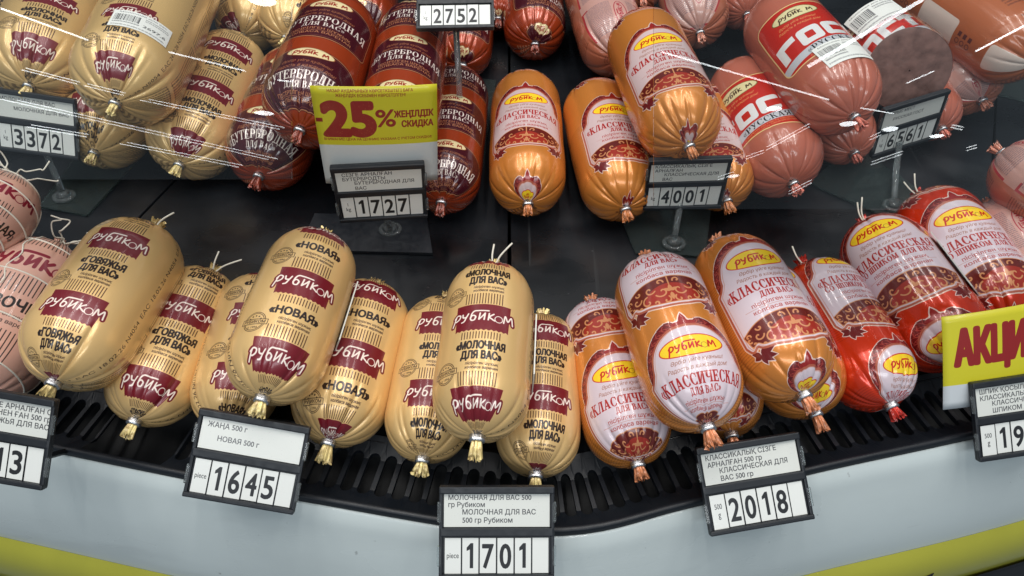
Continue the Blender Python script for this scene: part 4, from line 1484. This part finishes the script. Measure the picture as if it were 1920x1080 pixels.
# the halved sausage in cling film: body with an oblique cut face
def halved():
    rnd = random.Random(77)
    D, h = 0.073, 0.073 / 2 + 0.045
    R = D / 2
    P0, P1 = bp(1618, 62, h), bp(1712, 138, h)
    y = unit(P0 - P1)                      # towards the rounded end
    L = np.linalg.norm(P0 - P1) + 0.012
    ctr = (P0 + P1) / 2
    z = unit(CC - ctr)
    z = unit(z - y * (z @ y))
    x = np.cross(y, z)
    root = thing('sausage', 'halved pink sausage in cling film showing a grey-brown cut face', 'sausage', GB, frame(ctr - z * R, x, y, z))
    # oblique cut plane: point c, normal n in local axes
    c = np.array([0, -L / 2 + 0.012, R])
    n = unit(np.array([0.06, -0.88, 0.46]))
    NA = 96
    th = np.linspace(-math.pi, math.pi, NA + 1)
    lf = 0.9 * R
    ph = np.linspace(0.03, math.pi / 2, 20)
    t = np.concatenate([lf * (1 - np.cos(ph)), lf + np.linspace(0, 1, 26)[1:] * 1.0])
    rr = np.concatenate([0.003 + (R - 0.003) * np.sin(ph), np.full(25, R)])
    G = np.zeros((len(t), NA + 1, 3))
    X, Z = np.sin(th), np.cos(th)
    # distance along y at which each generator meets the cut
    ycut = c[1] - (n[0] * R * X + n[2] * (R * Z)) / n[1]
    for i in range(len(t)):
        r_ = rr[i] * (1 + 0.006 * np.sin(5 * th + i * 0.5))
        if i < 20:
            yy = np.full(NA + 1, L / 2 - t[i])
        else:
            f = (i - 19) / (len(t) - 20)
            yy = (L / 2 - lf) * (1 - f) + ycut * f
        G[i, :, 0], G[i, :, 1], G[i, :, 2] = r_ * X, yy, r_ * Z + R
    UV = np.zeros(G.shape[:2] + (2,))
    UV[..., 0] = np.linspace(0, 1, NA + 1)[None]
    gm = get_mat('gost')
    um = math.pi * D / CIRC
    UV[..., 1] = 1 - ((L / 2 - G[..., 1]) / um + 92) / 300.0
    UV[..., 0] = UV[..., 0] - 0.02
    link('casing', grid_mesh('casing', G, UV), gm[0], root)
    # cut face with a little dome
    rings = []
    last = G[-1]
    cc = last[:-1].mean(0)
    for f in (1.0, 0.97, 0.8, 0.6, 0.4, 0.2, 0.02):
        rings.append(cc + (last - cc) * f + n * 0.0016 * (1 - f ** 2) - n * (0.0003 if f == 1.0 else 0))
    mf = mat('cut_meat', (120, 88, 80), 0.42, coat=0.35)
    wear(mf, 120, 0.25, 0.6, 0.4, 0.24)
    link('cut_face', grid_mesh('cut_face', np.array(rings)), mf, root)
    # cling film: a crinkled clear skin
    film = mat('cling_film', (236, 238, 240), 0.06, Transmission_Weight=1.0, IOR=1.12, Alpha=0.32)
    wear(film, 240, 0.03, 0.22, 0.9, 0, (1, 0.35, 1))
    FG = G.copy()
    nrm = np.stack([np.broadcast_to(X, FG.shape[:2]), 0 * FG[..., 1], np.broadcast_to(Z, FG.shape[:2])], -1)
    wr = np.array([[rnd.random() for _ in range(NA + 1)] for _ in range(len(t))])
    wr[:, -1] = wr[:, 0]
    FG += nrm * (0.0008 + 0.0012 * wr ** 4)[..., None]
    link('cling_film', grid_mesh('cling_film', FG), film, root)
    # twisted bunch of film at the round end
    g = tail_mesh(rnd, L / 2 - 0.002, 1, 0.016, 0.010, 0.002)
    g[..., 2] += R
    link('film_tail', grid_mesh('film_tail', g), film, root)
    # label and scale sticker
    def patch(x0, s0, w, hgt, o, m, name):
        gx, gy = np.meshgrid(np.linspace(-w / 2, w / 2, 20), np.linspace(-hgt / 2, hgt / 2, 10))
        a = x0 + gx / R
        P = np.stack([(R + o) * np.sin(a), s0 + gy, (R + o) * np.cos(a) + R], -1)
        uv = np.stack(np.meshgrid(np.linspace(0, 1, 20), np.linspace(0, 1, 10)), -1)
        link(name, grid_mesh(name, P, uv), m, root)
    patch(0.50, 0.006 - L / 2 + 0.055, 0.044, 0.028, 0.0032, ST_G3, 'price_sticker')


halved()


def settle():
    """soft bodies: flatten each casing where it presses on a neighbour or on the deck"""
    bpy.context.view_layer.update()
    for i, (o, c, y, R, L) in enumerate(BODIES):
        M = np.array(o.matrix_world)
        me = o.data
        v = np.zeros(len(me.vertices) * 3)
        me.vertices.foreach_get('co', v)
        P = v.reshape(-1, 3) @ M[:3, :3].T + M[:3, 3]
        for j, (o2, c2, y2, R2, L2) in enumerate(BODIES):
            if i == j or np.linalg.norm(c2 - c) > (L + L2) / 2 + 0.01:
                continue
            hl = max(0.0, L2 / 2 - R2 * 0.9)
            d = P - c2
            t = np.clip(d @ y2, -hl, hl)
            r = d - t[:, None] * y2
            dist = np.linalg.norm(r, axis=1)
            pen = R2 * 0.985 - dist
            m = (pen > 0) & (pen < R2 * 0.75)
            P[m] += r[m] / dist[m, None] * (pen[m] * 0.52)[:, None]
        P[:, 2] = np.maximum(P[:, 2], 0.0003)
        v = (P - M[:3, 3]) @ M[:3, :3]
        me.vertices.foreach_set('co', v.astype(np.float32).ravel())
        me.update()


settle()

# ------------------------------------------------------------------ price tags
TW, TH, TT = 0.068, 0.0544, 0.003


def strip_art(unit_lines, digits):
    """six cards side by side"""
    w, h = 62.0, 20.0
    cv = Canvas(w, h, 14, (226, 228, 224), 0.0)
    pw = w / 6
    for i in range(6):
        x = -w / 2 + (i + 0.5) * pw
        if i == 0:
            if len(unit_lines) == 1:
                cv.text(unit_lines[0], x, 11.2, 3.0, 7.0, (30, 32, 36), bold=0.004)
            else:
                cv.text(unit_lines[0], x, 8.4, 3.0, None, (30, 32, 36), bold=0.004, condense=0.8)
                cv.text(unit_lines[1], x, 13.2, 3.6, None, (30, 32, 36), bold=0.004, condense=0.8)
        elif i - 1 < len(digits):
            d = digits[i - 1]
            if d == '1':
                cv.fill([np.array([(x + 0.1, 3.2), (x + 1.7, 3.2), (x + 1.7, 16.6), (x - 0.3, 16.6), (x - 0.3, 6.6), (x - 2.2, 7.4), (x - 2.2, 5.6)])], (28, 30, 34))
            elif d != ' ':
                cv.text(d, x, 16.6, 13.4, 6.2, (28, 30, 34), bold=0.02)
    return cv


def paper_art(lines):
    cv = Canvas(60.0, 19.5, 14, (218, 220, 214), 0.0)
    for (t, x, y, hgt) in lines:
        cv.text(t, -28.5 + x, y, hgt, None, (46, 48, 54), bold=0.011, align='l', condense=0.92)
    rnd = random.Random(len(lines[0][0]))
    for k in range(40):
        x, y = rnd.uniform(-29, 29), rnd.uniform(0.5, 19)
        cv.fill([rect(x, y, x + rnd.uniform(0.1, 0.6), y + 0.15)], (150, 150, 150), 0.5)
    return cv


def tag(center, xa, ua, label, unit_lines, digits, lines, stem=None, plate=None, card=None, grp='price tags'):
    xa = unit(xa)
    ua = unit(np.array(ua) - xa * (np.array(ua) @ xa))
    na = np.cross(xa, ua)
    c = np.array(center)
    root = thing('price_tag', label, 'price tag', grp, frame(c - ua * TH / 2, xa, ua, na))
    oy = TH / 2
    fr = MB()
    fr.box((0, oy, -TT / 2), (TW, TH, TT), 0.0012)
    fr.box((0, oy + TH / 2 - 0.0022, 0.0008), (TW, 0.0044, 0.0040), 0.0009)
    fr.box((0, oy + 0.0003, 0.0006), (TW - 0.001, 0.0052, 0.0026), 0.0008)
    fr.box((0, oy - TH / 2 + 0.0016, 0.0008), (TW, 0.0032, 0.0040), 0.0009)
    for s_ in (-1, 1):
        fr.box((s_ * (TW / 2 - 0.0011), oy, 0.0004), (0.0022, TH - 0.004, 0.0026), 0.0007)
    fr.build('tag_frame', M_TAG, root)
    # paper slip
    pm = printed('slip_print', paper_art(lines), 0.45, 0, 0.35, 0.08)
    x0, x1, y0, y1 = -0.0312, 0.0312, oy + 0.0032, oy + 0.0226
    G = np.array([[(x0, y0, 0.0004), (x1, y0, 0.0004)], [(x0, y1, 0.0004), (x1, y1, 0.0004)]])
    link('paper_slip', grid_mesh('paper_slip', G, np.array([[(0, 0), (1, 0)], [(0, 1), (1, 1)]], float)), pm, root)
    sm = printed('digit_print', strip_art(unit_lines, digits), 0.5, 0, 0.2, 0.1)
    w6 = 0.0620 / 6
    rnd = random.Random(sum(map(ord, digits)))
    for i in range(6):
        a, b = -0.031 + i * w6 + 0.00045, -0.031 + (i + 1) * w6 - 0.00045
        yy0, yy1 = oy - 0.0238 + rnd.uniform(-0.0003, 0.0003), oy - 0.0032
        dz = rnd.uniform(0.0003, 0.0008)
        G = np.array([[(a, yy0, dz), (b, yy0, dz)], [(a, yy1, dz), (b, yy1, dz)]])
        u0, u1 = (i + 0.044) / 6, (i + 0.956) / 6
        link('digit_card', grid_mesh('digit_card', G, np.array([[(u0, 0.02), (u1, 0.02)], [(u0, 0.98), (u1, 0.98)]], float)), sm, root)
    for s_ in (-1, 1):                       # clear thumb tabs at the sides
        for yy in (0.012, -0.0135):
            MB().box((s_ * (TW / 2 - 0.0002), oy + yy, 0.0010), (0.0026, 0.012, 0.0016), 0.0007).build('side_tab', M_CLEAR, root)
    Mi = np.array(frame(c - ua * TH / 2, xa, ua, na).inverted())
    toL = lambda p: (Mi @ np.append(p, 1))[:3]
    if stem is not None:
        base = np.array(stem)
        top = c - ua * (TH / 2 - 0.010) - na * 0.0055
        MB().tube([toL(top), toL(top * 0.5 + base * 0.5), toL(base + np.array([0, 0, 0.004]))], 0.0028, 12).build('stem', M_CLEAR, root, True)
        MB().box(tuple(toL(top + ua * 0.002)), (0.012, 0.012, 0.004), 0.001).build('tag_clip', M_CLEAR, root)
        # foot: ring on the deck
        pts = [toL(base + np.array([0.0085 * math.cos(a), 0.007 * math.sin(a), 0.004])) for a in np.linspace(0, 2 * math.pi, 25)[:-1]]
        MB().tube(pts, 0.0022, 8, closed=True).build('foot', M_CLEAR, root, True)
        pts2 = [toL(base + np.array([0, 0, 0.0022])), toL(base + np.array([0, 0, 0.009]))]
        MB().tube(pts2, 0.0060, 16).build('socket', M_CLEAR, root, True)
    else:
        # bracket that hooks the tag over the grille lip
        MB().box((0, 0.010, -0.0060), (0.016, 0.018, 0.006), 0.001).build('bracket', M_TAG, root)
        top = np.array([0, 0.004, -0.008])
        lip = bp(*proj(c - ua * TH * 0.35), 0.008)
        li = np.interp(c[0], edge[:, 0], edge[:, 1])
        foot = toL(np.array([c[0], li - 0.001, 0.011]))
        MB().tube([top + (0, 0.006, 0), (top + foot) / 2, foot], 0.0022, 8).build('hook', M_TAG, root, True)
    if plate is not None:
        pts, m, zz, thick = plate
        P3 = [bp(*p, zz + thick) for p in pts]
        bm = bmesh.new()
        tp = [bm.verts.new(toL(p)) for p in P3]
        bt = [bm.verts.new(toL(p - np.array([0, 0, thick]))) for p in P3]
        nn = len(tp)
        bm.faces.new(tp)
        bm.faces.new(bt[::-1])
        for i in range(nn):
            bm.faces.new((tp[i], bt[i], bt[(i + 1) % nn], tp[(i + 1) % nn]))
        bmesh.ops.recalc_face_normals(bm, faces=bm.faces[:])
        me = bpy.data.meshes.new('base_plate')
        bm.to_mesh(me)
        bm.free()
        link('base_plate', me, m, root)
    return root, (c, xa, ua, na)


T1, T2, T3 = 5.4, 10.2, 2.7
tag((-0.306, 0.193, 0.0755), (0.99, -0.13, -0.10), (0.17, 0.73, 0.66), 'price tag cut off by the left edge, ending in 13, under the large beef sausage', ['piece'], '1613',
    [('СИЗГЕ АРНАЛҒАН СИЫР', 18, 5.2, 3.3), ('ЕТІНЕН ҒАН 500 гр', 22, 9.6, 3.3), ('ГОВЯЖЬЯ ДЛЯ ВАС 500', 19, 14.4, 3.3)])
tag((-0.163, 0.189, 0.050), (0.98, -0.11, -0.16), (0.19, 0.77, 0.61), 'price tag reading 1645 with the slip НОВАЯ 500 г', ['piece'], '1645',
    [('ЖАҢА 500 г', 2.0, 5.6, 3.3), ('НОВАЯ 500 г', 9.0, 13.6, 3.3)])
tag((-0.009, 0.149, 0.039), (1.0, 0.01, -0.02), (0.01, 0.79, 0.62), 'price tag reading 1701 at the corner of the counter, closest to the viewer', ['piece'], '1701',
    [('МОЛОЧНАЯ ДЛЯ ВАС 500', 1.0, 3.6, 3.0), ('гр Рубиком', 1.0, 7.8, 3.0), ('МОЛОЧНАЯ ДЛЯ ВАС', 9.0, 12.2, 3.1), ('500 гр Рубиком', 9.0, 17.0, 3.1)])
tag((0.153, 0.183, 0.031), (0.99, 0.16, 0.02), (-0.15, 0.82, 0.55), 'price tag reading 2018 with a slip for КЛАССИЧЕСКАЯ 500 гр', ['500', 'g'], '2018',
    [('КЛАССИКАЛЫҚ СІЗГЕ', 1.0, 4.4, 3.2), ('АРНАЛҒАН 500 гр', 1.5, 8.9, 3.2), ('КЛАССИЧЕСКАЯ ДЛЯ', 8.5, 13.2, 3.2), ('ВАС 500 гр', 8.5, 18.0, 3.2)])
_, T19 = tag((0.343, 0.229, 0.036), (0.99, 0.11, 0.10), (-0.17, 0.70, 0.69), 'price tag cut off by the right edge, beginning with 19, below АКЦИЯ', ['500', 'g'], '1955',
    [('ШПИК ҚОСЫЛҒАН', 1.0, 4.4, 3.2), ('КЛАССИКАЛЫҚ СІЗГЕ', 1.0, 8.9, 3.2), ('КЛАССИЧЕСКАЯ СО', 8.5, 13.2, 3.2), ('ШПИКОМ ДЛЯ ВАС', 8.5, 18.0, 3.2)])
tag((-0.422, 0.501, 0.070), (0.98, 0.01, -0.19), (0.18, 0.48, 0.86), 'price tag reading 3372 on a clear stand below the gold sausages', ['1', 'kg'], '3372',
    [('МОЛОЧНАЯ ДЛЯ ВАС', 1.5, 5.0, 3.2), ('МОЛОЧНАЯ ДЛЯ ВАС', 12.0, 12.6, 3.2)], stem=bp(124, 374, 0.0),
    plate=([(72, 386), (162, 403), (330, 222), (228, 176)], M_PLATE, 0.0006, 0.0022))
_, T1727 = tag((-0.099, 0.387, 0.092), (0.99, 0.14, -0.05), (0.05, 0.0, 1.0), 'price tag reading 1727 on a clear stand in front of the yellow discount card', ['1', 'kg'], '1727',
    [('СІЗГЕ АРНАЛҒАН', 3.0, 5.2, 3.2), ('БУТЕРБРОДТЫ', 3.0, 9.4, 3.2), ('БУТЕРБРОДНАЯ ДЛЯ', 11.0, 13.4, 3.2), ('ВАС', 11.0, 18.4, 3.2)], stem=bp(733, 436, 0.0),
    plate=([(560, 468), (811, 474), (800, 404), (590, 400)], M_TAG, 0.0006, 0.003))
tag((0.147, 0.439, 0.055), (1.0, 0.0, 0.04), (-0.04, 0.02, 1.0), 'price tag reading 4001 on a clear stand under the upper orange sausage', ['1', 'kg'], '4001',
    [('КЛАССИКАЛЫҚ СІЗГЕ', 2.0, 4.8, 3.2), ('АРНАЛҒАН', 2.0, 9.2, 3.2), ('КЛАССИЧЕСКАЯ ДЛЯ', 10.0, 13.4, 3.2), ('ВАС', 9.0, 18.4, 3.2)], stem=bp(1262, 462, 0.0),
    plate=([(1192, 474), (1322, 480), (1335, 380), (1158, 392)], M_PLATE, 0.0006, 0.0022))
tag((0.378, 0.538, 0.043), (0.95, 0.29, 0.12), (-0.14, 0.06, 0.99), 'tilted price tag reading 6561 on a clear stand under the pink sausages', ['1', 'kg'], '6561',
    [('ОРЫС МЕСТ', 6.0, 5.4, 3.0), ('РУССКАЯ ГОСТ', 9.0, 12.4, 3.2)], stem=bp(1672, 392, 0.0),
    plate=([(1518, 342), (1688, 418), (1775, 392), (1600, 268)], M_PLATE, 0.0006, 0.0022))
tag((-0.050, 0.579, 0.142), (1.0, 0.02, 0.01), (-0.02, 0.90, 0.44), 'price tag reading 2752 at the top edge of the photo', ['1', 'kg'], '2752',
    [('ДОКТОРСКАЯ ДЛЯ ВАС', 2.0, 5.2, 3.2), ('ДЛЯ ВАС', 10.0, 13.0, 3.2)], stem=bp(868, 300, 0.0),
    plate=([(775, 312), (905, 318), (930, 150), (830, 140)], M_PLATE, 0.0006, 0.0022))


# promotional cards standing behind two of the tags
def promo_card(name, label, T, corners, art, w, h):
    c, xa, ua, na = T
    o = c - na * 0.0062
    pts = []
    for p in corners:
        d = ray(*p)
        t = ((o - CC) @ na) / (d @ na)
        q = CC + d * t - o
        pts.append((q @ xa, q @ ua))
    tl, tr, br, bl = map(np.array, pts)
    ex = unit(tr - tl)
    ey = np.array([-ex[1], ex[0]])
    W3 = w if w else (np.linalg.norm(tr - tl) + np.linalg.norm(br - bl)) / 2
    H3 = h if h else (np.linalg.norm(tl - bl) + np.linalg.norm(tr - br)) / 2
    ctr2 = tl + ex * W3 / 2 - ey * H3 / 2
    cx = xa * ex[0] + ua * ex[1]
    cy = xa * ey[0] + ua * ey[1]
    org = o + xa * ctr2[0] + ua * ctr2[1]
    n1, n2 = 14, 14
    gx, gy = np.meshgrid(np.linspace(-0.5, 0.5, n1), np.linspace(0, 1, n2))
    G = np.stack([gx * W3, gy * H3, -0.0022 * (2 * gx) ** 2 + 0.001 * np.sin(gy * 3)], -1)
    uv = np.stack([gx + 0.5, gy], -1)
    o_ = link(name, grid_mesh(name, G, uv), printed('card_print', art(W3 * 1000, H3 * 1000), 0.38, 0, 0.25, 0.12))
    sol = o_.modifiers.new('thickness', 'SOLIDIFY')
    sol.thickness = 0.0005
    o_.matrix_world = frame(org - cy * H3 / 2, cx, cy, na)
    o_['label'] = label
    o_['category'] = 'promotion card'
    o_['group'] = 'promotion cards'
    return o_


YL, RDC = (210, 202, 44), (146, 34, 34)


def discount_art(w, h):
    cv = Canvas(w, h, 10, (212, 216, 214), 0.0)
    s = w / 90.0
    cut = h * 0.56
    cv.fill([rect(-w, -1, w, cut)], YL)
    cv.text('НАЗАР АУДАРЫҢЫЗ! КӨРСЕТКІШТЕГІ БАҒА', -3 * s, 4.6 * s, 2.6 * s, 61 * s, RDC, bold=0.012)
    cv.text('ЖЕҢІЛДІК ЕСЕБІМЕН КӨРСЕТІЛГЕН!', -3 * s, 8.4 * s, 2.6 * s, 50 * s, RDC, bold=0.012)
    cv.text('25', -20.5 * s, cut - 9.5 * s, cut - 21.5 * s, 36 * s, RDC, bold=0.055)
    cv.fill([rect(-44.5 * s, cut * 0.52, -39.6 * s, cut * 0.52 + 3.4 * s)], RDC)
    cv.text('%', 6.5 * s, cut - 17 * s, cut * 0.30, 14 * s, RDC, bold=0.02)
    cv.text('ЖЕҢІЛДІК', 27.5 * s, cut - 24.8 * s, 5.6 * s, 29 * s, RDC, bold=0.04)
    cv.text('СКИДКА', 30 * s, cut - 16.0 * s, 5.6 * s, 23.5 * s, RDC, bold=0.04)
    cv.text('ВНИМАНИЕ! ЦЕНА НА ЦЕННИКЕ УКАЗАНА С УЧЕТОМ СКИДКИ!', 0, cut - 4.4 * s, 2.3 * s, 81 * s, RDC, bold=0.012)
    rnd = random.Random(4)
    for k in range(160):
        x, y = rnd.uniform(-40, 0) * s, rnd.uniform(cut * 0.25, cut * 0.85)
        cv.fill([circ(x, y, rnd.uniform(0.1, 0.28), n=6)], (196, 120, 60), 0.7)
    return cv


def action_art(w, h):
    cv = Canvas(w, h, 10, (206, 212, 216), 0.0)
    cut = h * 0.74
    cv.fill([rect(-w, -1, w, cut)], YL)
    cv.text('АКЦИЯ', w * 0.04, h * 0.53, h * 0.37, w * 0.84, RDC, bold=0.045)
    return cv


promo_card('promotion_card', 'yellow and white discount card reading -25%', T1727, [(580, 164), (811, 161), (821, 338), (604, 350)], discount_art, None, None)
cxa, cua = unit(np.array([0.99, 0.12, 0.10])), np.array([-0.17, 0.59, 0.79])
cua = unit(cua - cxa * (cua @ cxa))
T19b = (np.array([0.3262, 0.2610, 0.0680]) + np.cross(cxa, cua) * 0.0062, cxa, cua, np.cross(cxa, cua))
promo_card('promotion_card', 'yellow АКЦИЯ card cut off by the right edge', T19b, [(1769, 596), (1920, 571), (1940, 750), (1791, 778)], action_art, 0.0678, 0.0664)

# black lettering that begins on the yellow band at the lower right
for (px, py, w_) in ((1736, 1068, 0.012),):
    i = int(np.argmin(((proj(np.concatenate([edge + out * 0.0605, np.full((len(edge), 1), -0.098)], 1)) - (px, py)) ** 2).sum(1)))
    b = np.array([*(edge[i] + out[i] * 0.0612), -0.0985])
    tx = np.array([*tan[i], 0])
    MB().prism([(-0.003, -0.02), (0.004, -0.02), (0.013, 0.006), (0.002, 0.003)], -0.0002, 0.0004).build('lettering', M_MARK, case).matrix_world = frame(b, tx, unit(np.array([out[i][0] * -0.45, out[i][1] * -0.45, 1.0])), np.cross(tx, unit(np.array([out[i][0] * -0.45, out[i][1] * -0.45, 1.0]))))

# clear divider plate lying at the right behind the big orange sausage
pl_ = [(1846, 170), (2000, 206), (2020, 120), (1870, 96)]
P3 = [bp(*p, 0.003) for p in pl_]
o = MB().prism([(p[0], p[1]) for p in P3], 0.0006, 0.003).build('acrylic_plate', M_PLATE)
o['label'] = 'clear acrylic plate lying below the big orange sausage at the right edge'
o['category'] = 'plate'

# ------------------------------------------------------------------ clear panes of the case canopy, leaning back at 45 degrees
M_GLASS = bpy.data.materials.new('canopy_glass')
M_GLASS.use_nodes = True
nt = M_GLASS.node_tree
nt.nodes.remove(nt.nodes['Principled BSDF'])
fr_ = nt.nodes.new('ShaderNodeFresnel')
fr_.inputs[0].default_value = 1.5
tr_ = nt.nodes.new('ShaderNodeBsdfTransparent')
tr_.inputs[0].default_value = (0.97, 0.985, 0.98, 1)
gl_ = nt.nodes.new('ShaderNodeBsdfGlossy')
gl_.inputs['Roughness'].default_value = 0.0
mx_ = nt.nodes.new('ShaderNodeMixShader')
nt.links.new(fr_.outputs[0], mx_.inputs[0])
nt.links.new(tr_.outputs[0], mx_.inputs[1])
nt.links.new(gl_.outputs[0], mx_.inputs[2])
nt.links.new(mx_.outputs[0], nt.nodes['Material Output'].inputs[0])
PN = unit([0, -1, 1])
PO = np.array([0, 0.13, 0.0])


def on_pane(px, py):
    d = ray(px, py)
    return CC + d * (((PO - CC) @ PN) / (d @ PN))


for poly, lab in (([(-120, -120), (546, -120), (546, 336), (-120, 336)], 'clear glass pane of the canopy over the gold sausages, streaked with lamp reflections'),
                  ([(1226, -120), (2040, -120), (2040, 392), (1226, 392)], 'clear glass pane of the canopy over the pink sausages, streaked with lamp reflections')):
    ux, uy = np.array([1.0, 0, 0]), unit([0, 1, 1])
    L2 = [((on_pane(*p) - PO) @ ux, (on_pane(*p) - PO) @ uy) for p in poly]
    o = MB().prism(L2, -0.0022, 0.0, 0.0).build('glass_pane', M_GLASS)
    o.matrix_world = frame(PO, ux, uy, np.cross(ux, uy))
    o['label'] = lab
    o['category'] = 'glass pane'

bpy.data.objects.remove(_to)
for l_ in sorted(INFO, key=lambda q: q[1]):
    print('%.0f x %.0f mm  %s' % (l_[1] * 1000, l_[2] * 1000, l_[0]))
